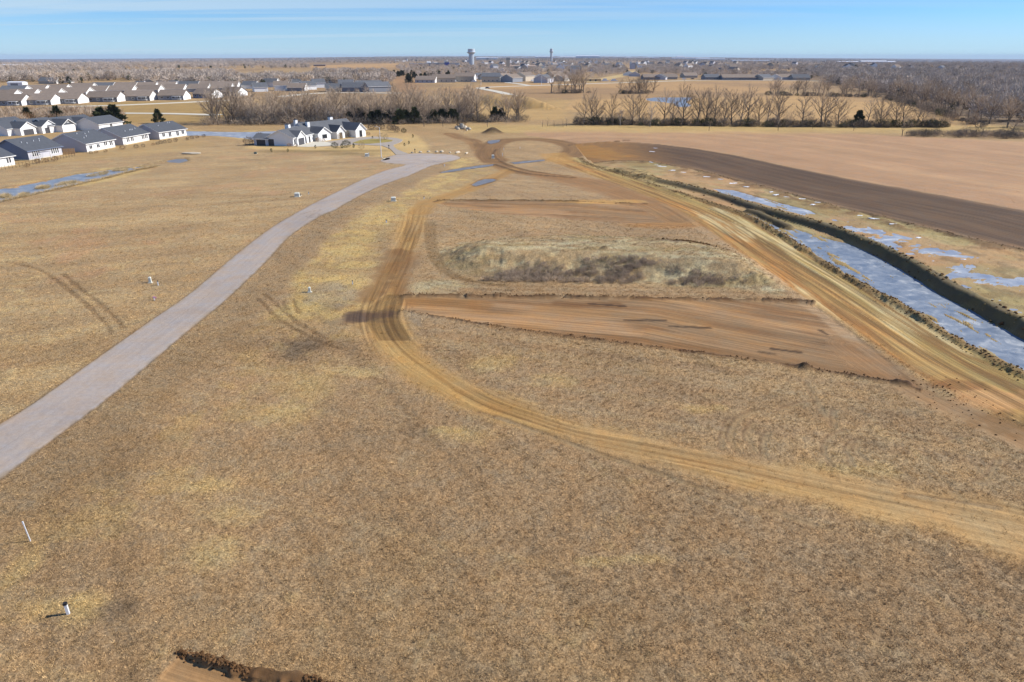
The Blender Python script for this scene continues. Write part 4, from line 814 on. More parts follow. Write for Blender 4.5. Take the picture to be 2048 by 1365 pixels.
def opening_w(parent, side, u, z, w_, h_, dims, kind, pane):
    """one-piece opening for a wing (stays at sub-part level)"""
    L, D = dims; pane = pane or GLASS; t = .12; b = MB(); b.box(-w_ / 2, w_ / 2, 0.01, 0.05, 0, h_, 1)
    for q in ((-w_ / 2 - t, -w_ / 2, -t, h_ + t), (w_ / 2, w_ / 2 + t, -t, h_ + t), (-w_ / 2, w_ / 2, h_, h_ + t)): b.box(q[0], q[1], 0, .07, q[2], q[3])
    o = link(kind, b.mesh(kind, [TRIM, pane])); kid(parent, o)
    if side == 'x+': o.location = (L / 2, u, z); o.rotation_euler = (0, 0, R(-90))
    elif side == 'x-': o.location = (-L / 2, u, z); o.rotation_euler = (0, 0, R(90))
    elif side == 'y+': o.location = (u, D / 2, z)
    else: o.location = (u, -D / 2, z); o.rotation_euler = (0, 0, R(180))
# back row: garage gables facing the sun
BR = [((22, 268), 'white', 'back row white house at far left, behind the lavender grey house', 7.5, False), ((59, 270), 'w', 'white back row house with plain gable and garage, left of the middle', 7.5, False), ((101, 266), 'w', 'white back row house with tall plain gable between its neighbours', 7.5, False),
      ((140, 263.5), 'd', 'back row house with dark gable and white trim, left of two', 7, True), ((178, 259), 'd', 'back row house with dark gable and white trim, right of two', 7, True)]
for (px, py), kd, lb, Wg, dark in BR:
    x, y = P(px, py); o = empty('house', (x, y, 0), R(-12)); tag(o, lb, 'house', 'near houses on the left')
    kid(o, link('wall', (lambda me: me)(wall_mesh(15, 11, 2.8, 2.6, WHITE)))); wl = KIDS[o.name][-1]; wl.location = (-9, 1, 0); wl.rotation_euler = (0, 0, R(90))
    rf = link('roof', roof_mesh(15, 11, 2.8, 2.6, SHING, .5, .2, fas=TRIM)); kid(o, rf); rf.location = (-9, 1, 0); rf.rotation_euler = (0, 0, R(90))
    g = wing(o, -3.5, 0, R(0), 7, Wg, 2.8, 2.2, WHITE, SHING, TRIM, [('x+', 0, .0, 4.9, 2.2, 'garage_door', GDOOR if not dark else METAL)])
    if dark:
        b = MB(); b.poly([(3.53, -Wg / 2 + .3, 2.85), (3.53, Wg / 2 - .3, 2.85), (3.53, 0, 4.85)]); kid(g, link('gable_shingles', b.mesh('gable_shingles', SHING)))
        b = MB(); b.box(3.54, 3.62, -Wg / 2, Wg / 2, 2.6, 2.85); b.box(3.54, 3.6, -.06, .06, 3.6, 4.7); b.box(3.54, 3.6, -.7, .7, 3.75, 3.9); kid(g, link('gable_trim', b.mesh('gable_trim', TRIM)))
for px, py, lb in ((200, 258, 'dark roofed house half hidden behind the second farthest pond row house'), (6, 262, 'dark roofed house at the left edge behind the back row')):
    gable_house(px, py, R(80), 15, 12, 2.6, 2.6, WHITE, SHING, TRIM, lb, 'near houses on the left', [('y-', 0, 1, 1.4, 1.3)])

# the large white house
mh = empty('house', (0, 0, 0)); tag(mh, 'large white farmhouse style home with gables and chimneys beside the cul-de-sac', 'house')
def seg_xy(px, py): return P(px, py)
GA = R(78)
gx, gy = P(587.2, 293)            # near corner of the garage
ux, uy = math.cos(GA), math.sin(GA); nx, ny = -uy, ux
def MP(u, v): return (gx + ux * u + nx * v, gy + uy * u + ny * v)      # u along the lit side, v away from the light
def mblock(u0, u1, v0, v1, h, r, ridge='u', nm='wing', feats=(), trim=TRIM, wm=WHITE, hip=(0, 0)):
    (x, y) = MP((u0 + u1) / 2, (v0 + v1) / 2); L, D = (u1 - u0, v1 - v0) if ridge == 'u' else (v1 - v0, u1 - u0)
    g = link(nm, wall_mesh(L, D, h, r, wm, nm)); kid(mh, g); g.location = (x, y, 0.0); g.rotation_euler = (0, 0, GA if ridge == 'u' else GA - math.pi / 2)
    q = link('roof', roof_mesh(L, D, h, r, SHING3, .45, .2, fas=trim, hip=hip)); kid(g, q)
    for f in feats: opening_w(g, f[0], f[1], f[2], f[3], f[4], (L, D), f[5] if len(f) > 5 else 'window', f[6] if len(f) > 6 else None)
    return g
# ridge 'u': local -Y is the lit side; ridge 'v': local +X is the lit side... wings that face the light
mblock(0, 15, 0, 10.3, 2.9, 2.4, 'u', 'garage_wing', [('y-', 1.2, 0, 2.6, 2.3, 'garage_door', GDOOR), ('y-', 4.8, 0, 1.3, 2.2, 'door', DARKD), ('y-', -6.3, .7, 1.1, 1.6), ('x-', 3.9, 0, 3.0, 2.3, 'garage_door', DARKD)])
mblock(2.2, 8.0, -0.5, 6, 2.9, 1.9, 'v', 'garage_gable', [('x+', 0, 0, 4.4, 2.4, 'garage_door', GDOOR)])
mblock(-0.2, 6, 9.8, 15.5, 2.4, 1.3, 'v', 'side_porch', [('y-', 0, 0, 3.6, 2.0, 'door', DARKD)], wm=LAV)  # dark door panel stands for the shade inside the open porch
for u, v_, hh, wd in ((8.8, 6.4, 6.7, 1.5),):
    b = MB(); b.box(-wd / 2, wd / 2, -wd / 2, wd / 2, 2.5, hh); c_ = MB(); c_.box(-wd / 2 - .1, wd / 2 + .1, -wd / 2 - .1, wd / 2 + .1, hh, hh + .18)
    q = link('chimney', b.mesh('chimney', WHITE)); kid(mh, q); q.location = (*MP(u, v_), 0); q.rotation_euler = (0, 0, GA); kid(q, link('chimney_cap', c_.mesh('chimney_cap', DARKD)))
# the living wings stand at an angle to the garage
GA = R(57); gx, gy = -73.6, 269.4; ux, uy = math.cos(GA), math.sin(GA); nx, ny = -uy, ux
mblock(-6, 3, 4.5, 13, 2.9, 2.3, 'u', 'link_wing')
mblock(0, 6.2, 0, 9, 2.9, 2.0, 'v', 'front_gable', [('x+', 0, .9, 2.4, 1.5)])
mblock(-1, 24, 4.5, 14.5, 2.9, 3.3, 'u', 'main_block', [('y-', -3.6, .3, 2.0, 2.1), ('y-', -1.4, .5, .9, 1.8), ('y-', 4.6, .2, 1.6, 2.2)])
mblock(10.2, 14.4, .8, 8, 2.8, 2.0, 'v', 'entry_gable', [('x+', 0, 0, 1.6, 2.3, 'door', DARKD)])
mblock(17.6, 23.2, -2.0, 9, 2.9, 2.4, 'v', 'end_gable', [('x+', 0, .1, 1.5, 2.5)])
mblock(1, 12, 13, 20, 2.9, 2.9, 'v', 'rear_wing')
for u, v_, hh, wd in ((2.0, 7.6, 6.7, 1.2), (3.0, 15.5, 7.0, 1.1), (16.5, 10.5, 7.4, 1.4)):
    b = MB(); b.box(-wd / 2, wd / 2, -wd / 2, wd / 2, 2.5, hh); c_ = MB(); c_.box(-wd / 2 - .1, wd / 2 + .1, -wd / 2 - .1, wd / 2 + .1, hh, hh + .18); c_.box(-.25, .25, -.25, .25, hh + .18, hh + .4)
    q = link('chimney', b.mesh('chimney', WHITE)); kid(mh, q); q.location = (*MP(u, v_), 0); q.rotation_euler = (0, 0, GA); kid(q, link('chimney_cap', c_.mesh('chimney_cap', DARKD)))

# left subdivision: grey-brown roofs in rows
ORD = ['first', 'second', 'third', 'fourth', 'fifth', 'sixth', 'seventh', 'eighth', 'ninth', 'tenth', 'eleventh', 'twelfth', 'thirteenth']
def sub_house(px, py, L, D, rz, wm, rm, label, group, h=3.2, r=3.6, deck=True, simple=False, endm=None):
    x, y = P(px, py); zz = float(coarse(np.array([x]), np.array([y]))[0])
    o = empty('house', (x, y + D / 2, zz), rz); tag(o, label, 'house', group)
    kid(o, link('wall', wall_mesh(L, D, h, r, wm))); kid(o, link('roof', roof_mesh(L, D, h, r, rm, .6, .22, fas=TRIM if simple else rm)))
    b = MB(); b.poly([(L / 2 + .03, -D / 2, 0), (L / 2 + .03, D / 2, 0), (L / 2 + .03, D / 2, h), (L / 2 + .03, 0, h + r), (L / 2 + .03, -D / 2, h)]); kid(o, link('end_wall', b.mesh('end_wall', endm or WHITE)))  # sunward gable has its own white, sunlit brightness put into the colour
    if not simple:
        for u in (-.36, -.12, .1, .34): opening(o, 'y-', u * L, 1.1, 1.6, 1.4, (L, D))
        if deck:
            b = MB(); b.box(L * .1, L * .42, -D / 2 - 3, -D / 2 - .02, .5, .7)
            for i in range(3): b.box(L * .1 + i * L * .155, L * .1 + i * L * .155 + .15, -D / 2 - 2.95, -D / 2 - 2.8, .7, 2.6)
            b.box(L * .1, L * .42, -D / 2 - 3, -D / 2 - 2.9, 1.3, 1.4); b.box(L * .1, L * .42, -D / 2 - 3.1, -D / 2 + .0, 2.6, 2.75); kid(o, link('patio', b.mesh('patio', TRIM)))
    return o
WL = [GREYW, GREYW, BEIGE, NAVY]
front = [(14, 212, 17), (70, 210.5, 19), (128, 208, 17), (203, 204.5, 20), (272, 202, 18), (341, 200.5, 17), (409, 197, 15), (462, 193, 14)]
for i, (px, py, L) in enumerate(front): sub_house(px, py, L + 1, 15, R(4 if i < 6 else -12), GREYW if i < 6 else NAVY, SHING2, 'brown roofed house, %s from left in the row along the pale street' % ORD[i], 'houses of the left subdivision', deck=i < 6)
sec = [(-4, 201, 17), (38, 199, 17), (88, 197.5, 16), (146, 194, 17), (186, 190, 17), (238, 189.5, 17), (292, 188, 17), (345, 186, 15), (393, 185, 15), (440, 184, 15)]
for i, (px, py, L) in enumerate(sec): sub_house(px, py, L + 2, 17, R(6), BEIGE if i % 3 == 1 else GREYW, SHING2, 'brown roofed house, %s from left in the second row of roofs' % ORD[i], 'houses of the left subdivision', simple=True)
trd = [(20, 190), (62, 188), (104, 187), (158, 183), (200, 181.5), (246, 181), (286, 180.5), (326, 179.5), (372, 178.5), (412, 178), (452, 179)]
for i, (px, py) in enumerate(trd): sub_house(px, py, 19, 18, R(8), GREYW if i % 2 else BEIGE, SHING2 if i % 4 else SHING3, 'brown roofed house, %s from left in the third, farthest row of roofs' % ORD[i], 'houses of the left subdivision', simple=True)
# houses among trees right of the subdivision
mid = [(498, 178, 14, WHITE, SHING3), (516, 184, 12, WHITE, SHING3), (560, 182, 13, WHITE, SHING2), (592, 183, 16, GREYW, SHING2), (612, 180, 13, WHITE, SHING3), (634, 176, 12, WHITE, SHING3), (664, 184, 14, BEIGE, SHING3), (706, 184, 20, GREYW, SHING3), (752, 184.5, 22, GREYW, SHING3), (735, 176, 26, LAV, SHING3),
       (690, 176, 15, WHITE, SHING3), (540, 175, 14, WHITE, SHING3), (585, 172, 14, WHITE, SHING3)]
for i, (px, py, L, wm, rm) in enumerate(mid):
    sub_house(px, py, L, 13, R(-10 + (i * 37) % 50), wm, rm, ['white', 'pale', 'dark roofed'][i % 3] + ' house among bare trees, %s in the group left of the brown slope' % ORD[i], 'houses among the trees left of the slope', simple=True, h=3.2 + (i % 3) * .8)
# houses below the water towers
cen = [(852, 166, 20, -8, LAV, SHING2), (887, 165.5, 22, 5, BEIGE, SHING2), (930, 164.5, 20, -6, BEIGE, SHING2), (950, 158, 14, 30, LAV, SHING3), (973, 160, 14, 60, CREAM, SHING2), (982, 165, 18, 0, CREAM, SHING3), (1008, 159, 18, 55, WHITE, SHING2), (1023, 165, 20, 60, GREYW, SHING2), (1049, 163, 17, 55, CREAM, SHING2), (1078, 162, 17, 80, WHITE, SHING3), (1088, 166, 20, 70, LAV, SHING3),
       (1110, 160, 16, 40, CREAM, SHING2), (1124, 163, 16, 60, BEIGE, SHING2)]
for i, (px, py, L, a_, wm, rm) in enumerate(cen):
    o = sub_house(px, py, L * 1.25, 18, R(a_), wm, rm, ['two storey', 'grey roofed', 'gabled'][i % 3] + ' house, %s from left along the street below the water towers' % ORD[i], 'houses below the water towers', simple=i not in (0, 1, 2, 5), h=3.4 + (i % 3) * 1.6, r=4.2, deck=False)
rgt = [(1259, 152, 14, WHITE, 80), (1271, 153.5, 13, LAV, 80), (1303, 160, 20, GREYW, 5), (1322, 160, 14, LAV, 70), (1340, 159, 18, BEIGE, 0), (1380, 156, 18, BEIGE, 10), (1424, 160, 18, GREYW, 5), (1462, 160.5, 20, GREYW, 0), (1497, 160.5, 20, GREYW, 0), (1530, 160.5, 20, BEIGE, 35), (1556, 160, 15, WHITE, 60), (1575, 160, 18, LAV, 0), (1603, 160.5, 20, BEIGE, 0)]
for i, (px, py, L, wm, a_) in enumerate(rgt):
    o = sub_house(px, py, L * 1.15, 18, R(a_), wm, SHING2 if i % 3 else SHING3, ['grey roofed', 'dark roofed', 'low'][i % 3] + ' house, %s from left in the row right of the sandy lane' % ORD[i], 'houses right of the sandy lane', simple=i not in (2, 6, 7, 8), h=3.2, r=3.9, deck=False)
# roofs showing through the woods at right
for i, (px, py, L) in enumerate([(1716, 158, 20), (1750, 160, 22), (1800, 160, 20), (1870, 162, 18), (1842, 170, 20), (1935, 168, 20), (1975, 190, 22), (2010, 178, 20), (2040, 192, 22), (1985, 214, 20), (1900, 186, 18), (2046, 214, 18)]):
    sub_house(px, py, L, 14, R((i * 53) % 60 - 20), BEIGE if i % 2 else BRICKM, SHING3, 'blue grey roofed house, %s from left among the right hand woods' % ORD[i], 'houses in the right hand woods', simple=True, h=3.4, r=3.4, endm=BEIGE)

# house under construction beside the sandy lane
o = gable_house(1185, 163, R(4), 20, 12, 3.0, 0.3, RAWWOOD, RAWWOOD, RAWWOOD, 'unfinished timber framed house with yellow lumber walls beside the sandy lane', None, [('y-', -4, .2, 2.4, 2.2), ('y-', 3, .2, 2.4, 2.2)])
b = MB()
for k in range(9): b.box(-8 + k * 2, -7.8 + k * 2, -5, 5, 3.3, 3.5); b.box(-8 + k * 2, -7.85 + k * 2, -.1, .1, 3.5, 5.2 - .1 * (k % 3))
kid(o, link('roof_framing', b.mesh('roof_framing', RAWWOOD)))
# long white and metal sheds, left
def shed(px, py, L, D, h, rz, label, wm=METAL, rm=METAL, doors=0, name='shed', cat='shed', group=None):
    x, y = P(px, py); zz = float(coarse(np.array([x]), np.array([y]))[0]); o = empty(name, (x, y, zz), rz); tag(o, label, cat, group)
    kid(o, link('wall', wall_mesh(L, D, h, h * .25, wm))); kid(o, link('roof', roof_mesh(L, D, h, h * .25, rm, .3, .2)))
    for i in range(doors): opening(o, 'y-', -L / 2 + (i + .6) * L / (doors + .3), 0, L / doors * .5, h * .75, (L, D), 'door', METAL, GREYW)
    return o
shed(46, 158, 58, 22, 5.5, R(-3), 'long white metal barn with a shaded open bay, far left', doors=3)
shed(36, 172, 16, 10, 3.5, R(3), 'small white shed in front of the long metal barn', doors=1)
shed(147, 150.5, 16, 12, 4.5, R(10), 'small white outbuilding beside a brown house, upper left')
sub_house(132, 151, 22, 12, R(-6), BRICKM, SHING3, 'dark brown farmhouse left of the small white outbuilding', None, simple=True)
sub_house(96, 168, 22, 12, R(-4), BEIGE, SHING3, 'low grey roofed farmhouse with dark cedars in front, upper left', None, simple=True)
sub_house(124, 166, 18, 11, R(-4), WHITE, SHING2, 'low white walled house right of the farmhouse with cedars', None, simple=True)
shed(640, 132.5, 40, 14, 4, R(0), 'long dark roofed shelter at the edge of the golden field', BRICKM, SHING3)
shed(838, 133.5, 60, 22, 7, R(4), 'dark brick building at the left of the school group', BRICKM, SHING3, name='building', cat='building')
shed(880, 133, 90, 24, 8, R(0), 'long grey building with blue centre below the large water tower', GREYW, SHING3, name='building', cat='building')
shed(894, 134, 14, 10, 12, R(0), 'small bright blue hall block in front of the long grey building', mat('blue_panel', (0.05, 0.07, 0.35), .5, .1, .3), SHING3, name='building', cat='building')
shed(858, 133, 12, 10, 11, R(0), 'white block with pale roof beside the dark brick building', WHITE, METAL, name='building', cat='building')
shed(912, 134, 20, 12, 9, R(0), 'pale blue block at the right of the long grey building', LAV, SHING3, name='building', cat='building')
shed(1040, 138.5, 80, 30, 7, R(0), 'long low building with brown roof below the distant tower', CREAM, mat('tan_roof', (0.42, .3, .22), .8, .05, .1), name='building', cat='building')
shed(1016, 139, 9, 9, 22, R(0), 'narrow cream tower block at the left end of the long low building', CREAM, SHING3, name='building', cat='building')
whs = [(1073, 118.6, 900, 9), (1088, 118.8, 200, 16), (1160, 118.2, 500, 14), (1175, 118.8, 260, 22), (1225, 117.8, 500, 12), (1284, 118.2, 420, 10), (1381, 118.8, 420, 14), (1420, 119.2, 300, 10), (1500, 121, 300, 8), (1730, 125.5, 300, 12), (1360, 118.4, 90, 26), (1745, 127, 120, 14), (28, 134.5, 70, 8), (75, 134, 90, 8), (110, 132, 60, 7), (965, 121, 100, 14), (985, 121, 90, 12), (400, 132, 50, 6)]
for i, (px, py, L, h) in enumerate(whs):
    shed(px, py, L, 60 if L > 200 else 30, h, 0, 'distant pale industrial shed near the horizon, %s across the picture' % '%d%%' % round(px / 20.48), group='distant industrial sheds')

# water towers
def tower(px, Yd, top, rc_, rt, label, nfl=20):
    x = (px - 1024) / FPX * (Yd * math.cos(PITCH) + (HC - top) * math.sin(PITCH)); o = empty('water_tower', (x, Yd, 0)); tag(o, label, 'water tower', 'water towers'); b = MB()
    nseg = 40; base = len(b.v); zb = top * .72
    for z, rr in ((-8, rc_), (zb, rc_)):
        for k in range(nseg): rad = rr * (1.0 if k % 2 else .93); b.v.append((rad * math.cos(2 * math.pi * k / nseg), rad * math.sin(2 * math.pi * k / nseg), z))
    for k in range(nseg): k2 = (k + 1) % nseg; b.f.append((base + k, base + k2, base + nseg + k2, base + nseg + k)); b.m.append(0)
    kid(o, link('fluted_column', b.mesh('fluted_column', TOWER)))
    b = MB(); b.lathe([(rc_ * .9, zb - .5), (rc_ * 1.15, zb + .8), (rt, zb + top * .085), (rt * 1.02, zb + top * .10), (rt * .98, zb + top * .115), (rt * .82, zb + top * .12)], 36); kid(o, link('bowl', b.mesh('bowl', TOWER, True)))
    b = MB(); b.lathe([(rt * .80, zb + top * .1205), (rt * .80, top - .6), (rt * .74, top)], 36); kid(o, link('tank', b.mesh('tank', TOWER, False)))
    b = MB(); b.box(-1.3, 1.3, -rc_ - .06, -rc_ + .4, 0, 4.5); kid(o, link('door', b.mesh('door', DARKD)))
    b = MB(); b.lathe([(1.4, top - .05), (1.4, top + .5), (.6, top + .8)], 12); kid(o, link('roof_hatch', b.mesh('roof_hatch', TOWER)))
tower(942.5, 2230, 50.5, 7.6, 13.2, 'large pale blue fluted column water tower with wide tank, left of the two')
tower(1103, 3400, 62, 5.2, 9.0, 'smaller slender water tower farther away, right of the two')


# ------------------------------------------------------------------ vegetation templates
def bare_tree(seed, h=12.0, spread=5.0, n1=9, n2=5, ntw=9, tw=0.045, lean=0.0, trunk_frac=.28):
    r = random.Random(seed); tk = MB(); cr = MB()
    def branch(mb, p, d, L, r0, seg, bend, n=4):
        pts = [p]
        for i in range(seg):
            d = (d + Vector((r.uniform(-bend, bend), r.uniform(-bend, bend), r.uniform(-bend * .3, bend)))).normalized(); q = p + d * (L / seg); rr = r0 * (1 - .8 * (i + 1) / seg)
            mb.tube(p, q, r0 * (1 - .8 * i / seg), rr, n); p = q; pts.append(p)
        return pts, d
    base = Vector((0, 0, -.3)); d0 = Vector((lean, r.uniform(-.1, .1), 1)).normalized()
    pts, _ = branch(tk, base, d0, h * .8, h * .024, 6, .10, 6)
    for i in range(n1):
        t = trunk_frac + (1 - trunk_frac) * (i + r.random() * .6) / n1; k = min(int(t * 6), 5); p = pts[k].lerp(pts[k + 1], t * 6 - k)
        az = i * 2.4 + r.uniform(-.5, .5); el = r.uniform(.35, .9) + t * .25; L = spread * r.uniform(.75, 1.15) * (1.1 - .45 * t); d = Vector((math.cos(az) * math.cos(el), math.sin(az) * math.cos(el), math.sin(el)))
        p1, _ = branch(tk if t < .62 else cr, p, d, L, h * .011 * (1.2 - .6 * t), 3, .22, 4)
        for j in range(n2):
            tt = .25 + .75 * (j + r.random()) / n2; kk = min(int(tt * 3), 2); q = p1[kk].lerp(p1[kk + 1], min(tt * 3 - kk, 1)); dd = (d + Vector((r.uniform(-.9, .9), r.uniform(-.9, .9), r.uniform(-.1, .7)))).normalized()
            p2, _ = branch(cr, q, dd, L * .45, h * .0045, 2, .25, 3)
            for m_ in range(ntw):
                t3 = r.random(); kk = 0 if t3 < .5 else 1; s = p2[kk].lerp(p2[kk + 1], (t3 * 2) % 1); td = (dd + Vector((r.uniform(-1, 1), r.uniform(-1, 1), r.uniform(-.5, .9)))).normalized(); Lt = r.uniform(.6, 1.5) * h / 12
                side = td.orthogonal().normalized(); side.rotate(Matrix.Rotation(r.random() * 6.28, 3, td)); e = s + td * Lt; cr.tri(tuple(s - side * tw / 2), tuple(s + side * tw / 2), tuple(e))
                e2 = s + (td * .6 + side * .5) * Lt; cr.tri(tuple(s + td * Lt * .3 - side * tw * .4), tuple(s + td * Lt * .3 + side * tw * .4), tuple(e2))
    return tk, cr
def fuzz(seed, n, rx, ry, rz, z0, L, wd, up=.3, power=.5):
    """cloud of thin blades filling an ellipsoid: scrub, shrubs, far crowns"""
    r = random.Random(seed); b = MB()
    for _ in range(n):
        while True:
            v = Vector((r.uniform(-1, 1), r.uniform(-1, 1), r.uniform(-1, 1)))
            if v.length <= 1: break
        v = v.normalized() * (v.length ** power) if v.length > 0 else v
        p = Vector((v.x * rx, v.y * ry, z0 + v.z * rz)); d = (v * .8 + Vector((r.uniform(-1, 1), r.uniform(-1, 1), r.uniform(-.5, 1) + up))).normalized(); s = d.orthogonal().normalized(); s.rotate(Matrix.Rotation(r.random() * 6.28, 3, d)); l_ = L * r.uniform(.5, 1.3)
        b.tri(tuple(p - s * wd / 2), tuple(p + s * wd / 2), tuple(p + d * l_))
    return b
def tuft(seed, n, rad, h, wd):
    r = random.Random(seed); b = MB()
    for _ in range(n):
        a_ = r.random() * 6.28; q = rad * r.random() ** .6; p = Vector((q * math.cos(a_), q * math.sin(a_), 0)); l_ = h * r.uniform(.5, 1.1); o = Vector((math.cos(a_) * r.uniform(.1, 1.0), math.sin(a_) * r.uniform(.1, 1.0), r.uniform(.5, 1))).normalized() * l_
        s = Vector((-math.sin(a_ + r.uniform(-1, 1)), math.cos(a_), 0)).normalized() * wd / 2; b.tri(tuple(p - s), tuple(p + s), tuple(p + o))
    return b
def cedar_tree(seed, h=4.2, rad=2.2, n=620):
    r = random.Random(seed); b = MB()
    for _ in range(n):
        t = r.random() ** .8; rr = rad * (1 - t) ** .7 * (1 + .25 * math.sin(t * 17 + seed)) * r.uniform(.45, 1.05); a_ = r.random() * 6.28; p = Vector((rr * math.cos(a_), rr * math.sin(a_), .25 + t * h))
        d = Vector((math.cos(a_), math.sin(a_), r.uniform(.1, 1.2))).normalized(); s = d.orthogonal().normalized(); s.rotate(Matrix.Rotation(r.random() * 6.28, 3, d)); w_ = r.uniform(.14, .34) * rad / 1.7; b.tri(tuple(p - s * w_), tuple(p + s * w_), tuple(p + d * r.uniform(.35, .8) * rad / 1.7))
    k = MB(); k.tube((0, 0, -.3), (0, 0, h * .8), .12 * h / 5, .03, 5); return k, b
def two_part(name, tk, cr, mt, mc, nt_='trunk', nc_='crown'):
    return (tk.mesh(nt_, mt), cr.mesh(nc_, mc), nt_, nc_)
BARKT = mat('bark_twigs', (0.28, 0.22, 0.16), 0.95, 0.15, 1, 0.1, rand=0.2)
TREES = [two_part('t', *bare_tree(10 + i, 12 + (i % 3), 6.0 + .4 * (i % 4), n1=10 + i % 3, n2=6, ntw=10, tw=.055, lean=.12 * ((i % 3) - 1)), BARK, TWIG) for i in range(7)]
GNARL = [two_part('t', *bare_tree(40 + i, 12.5, 7.0, n1=12, n2=7, ntw=10, tw=.05, lean=.25 * ((i % 3) - 1), trunk_frac=.12), BARK, BARKT) for i in range(6)]
PALE = [two_part('t', *bare_tree(70 + i, 11, 3.6, n1=10, n2=4, ntw=8, tw=.05), BARKP, TWIGP) for i in range(3)]
SAP = [two_part('t', *bare_tree(80 + i, 4.2, 1.3, n1=6, n2=3, ntw=5, tw=.03), BARK, TWIG) for i in range(3)]
CED = [two_part('t', *cedar_tree(90 + i, 3.9 + i * .5, 2.2 + .3 * (i % 2)), BARK, CEDAR, 'trunk', 'foliage') for i in range(4)]
def plant(tpl, x, y, sc=1.0, name='bare_tree', label='', cat='tree', group=None, z=None, sz=None):
    o = empty(name, (x, y, gz(x, y) if z is None else z), rnd.random() * 6.28, (sc, sc, sc * (sz or 1))); tag(o, label, cat, group)
    a_, b_, n1_, n2_ = tpl; kid(o, link(n1_, a_)); kid(o, link(n2_, b_)); return o

def line_pts(pts, n, jx=0.0, jy=0.0):
    ln = PP(pts); d = [0]
    for i in range(len(ln) - 1): d.append(d[-1] + math.dist(ln[i], ln[i + 1]))
    o = []
    for k in range(n):
        s = d[-1] * (k + rnd.random() * .8) / n; i = max(j for j in range(len(ln)) if d[j] <= s); i = min(i, len(ln) - 2); t = (s - d[i]) / (d[i + 1] - d[i] + 1e-9)
        o.append((ln[i][0] + (ln[i + 1][0] - ln[i][0]) * t + rnd.uniform(-jx, jx), ln[i][1] + (ln[i + 1][1] - ln[i][1]) * t + rnd.uniform(-jy, jy)))
    return o
gL = 'trees of the left hand line'; lL = 'grey brown bare tree in the dense line behind the large white house'
for x, y in line_pts([(415, 247), (520, 248), (700, 247), (860, 246), (965, 243)], 74, 3, 9):
    plant(rnd.choice(TREES), x, y + 6, rnd.uniform(.75, 1.15), 'bare_tree', lL, 'tree', gL)
for x, y in line_pts([(430, 236), (600, 236), (780, 234), (940, 230)], 42, 4, 14): plant(rnd.choice(TREES), x, y, rnd.uniform(.7, 1.05), 'bare_tree', lL, 'tree', gL)
for px, py, sc, lb in ((437, 250, 1.25, 'leaning gnarled bare tree at the left end of the line by the water'), (468, 248, 1.3, 'dark multi stemmed bare tree second from the left end of the line'), (820, 225, 1.2, 'tall bare tree standing above the left line near the brown slope'), (940, 238, 1.1, 'tall bare tree near the right end of the left line')):
    x, y = P(px, py); plant(GNARL[int(px) % 6], x, y, sc, 'bare_tree', lb)
for x, y in line_pts([(985, 243), (1010, 242), (1032, 242), (1045, 243)], 7, 3, 5): plant(rnd.choice(TREES), x, y, rnd.uniform(.85, 1.1), 'bare_tree', 'bare tree in the small clump right of the gap, before the dark berm', 'tree', 'trees of the clump before the dark berm')
x, y = P(1037, 240); plant(GNARL[2], x, y, 1.0, 'bare_tree', 'dark trunked bare tree at the right edge of the clump before the dark berm')
def ORDX(k):
    a_ = ['first', 'second', 'third', 'fourth', 'fifth', 'sixth', 'seventh', 'eighth', 'ninth', 'tenth', 'eleventh', 'twelfth', 'thirteenth', 'fourteenth', 'fifteenth', 'sixteenth', 'seventeenth', 'eighteenth', 'nineteenth']
    return a_[k] if k < 19 else ('twentieth', 'thirtieth')[(k + 1) // 10 - 2] if (k + 1) % 10 == 0 else ('twenty', 'thirty')[(k + 1) // 10 - 2] + ' ' + a_[(k + 1) % 10 - 1]
gR = 'trees of the right hand line'; lR = 'tall dark branched bare tree in the open line before the golden field'
_k = 0
for px, s in ((1165, 1.0), (1187, 1.05), (1196, .9), (1222, .95), (1262, 1.1), (1283, 1.0), (1325, .95), (1345, .9), (1366, 1.12), (1394, 1.12), (1404, 1.1), (1418, 1.02), (1430, 1.1), (1444, 1.05), (1466, 1.15), (1478, 1.05), (1500, 1.1), (1514, 1.05), (1540, 1.1), (1552, 1.05), (1563, 1.05), (1600, 1.05), (1640, 1.1), (1652, 1.05), (1676, 1.0), (1740, .95), (1754, .95), (1788, .9), (1812, .85), (1830, .75), (1850, .6)):
    x, y = P(px, 249 if px < 1600 else 252); plant(GNARL[int(px) % 6] if int(px) % 5 else TREES[int(px) % 7], x, y + rnd.uniform(-4, 5), s * rnd.uniform(.95, 1.1), 'bare_tree', 'dark bare tree, %s from the left in the open line before the golden field' % ORDX(_k), 'tree', gR); _k += 1
for x, y in line_pts([(1112, 187), (1140, 187), (1170, 186)], 9, 8, 6): plant(rnd.choice(TREES), x, y, rnd.uniform(1.2, 1.6), 'bare_tree', 'bare tree in the round clump in front of the distant timber framed house', 'tree', 'trees of the first clump in the far meadow')
for x, y in line_pts([(1245, 188), (1270, 188), (1300, 187)], 8, 5, 6): plant(rnd.choice(GNARL), x, y, rnd.uniform(.75, 1.05), 'bare_tree', 'dark low bare tree in the second clump of the far meadow', 'tree', 'trees of the second clump in the far meadow')
for x, y in line_pts([(1540, 189), (1640, 191), (1720, 192), (1765, 194)], 30, 6, 10): plant(rnd.choice(TREES), x, y + 8, rnd.uniform(.7, 1.0), 'bare_tree', 'bare tree in the far line along the top of the golden field at right', 'tree', 'trees of the far right line')
for x, y in line_pts([(1765, 196), (1830, 210), (1900, 232), (1965, 252), (2020, 262)], 30, 4, 8): plant(rnd.choice(TREES), x + 10, y + 8, rnd.uniform(.8, 1.1), 'bare_tree', 'bare tree on the diagonal edge of the right hand woods', 'tree', 'trees on the edge of the right hand woods')
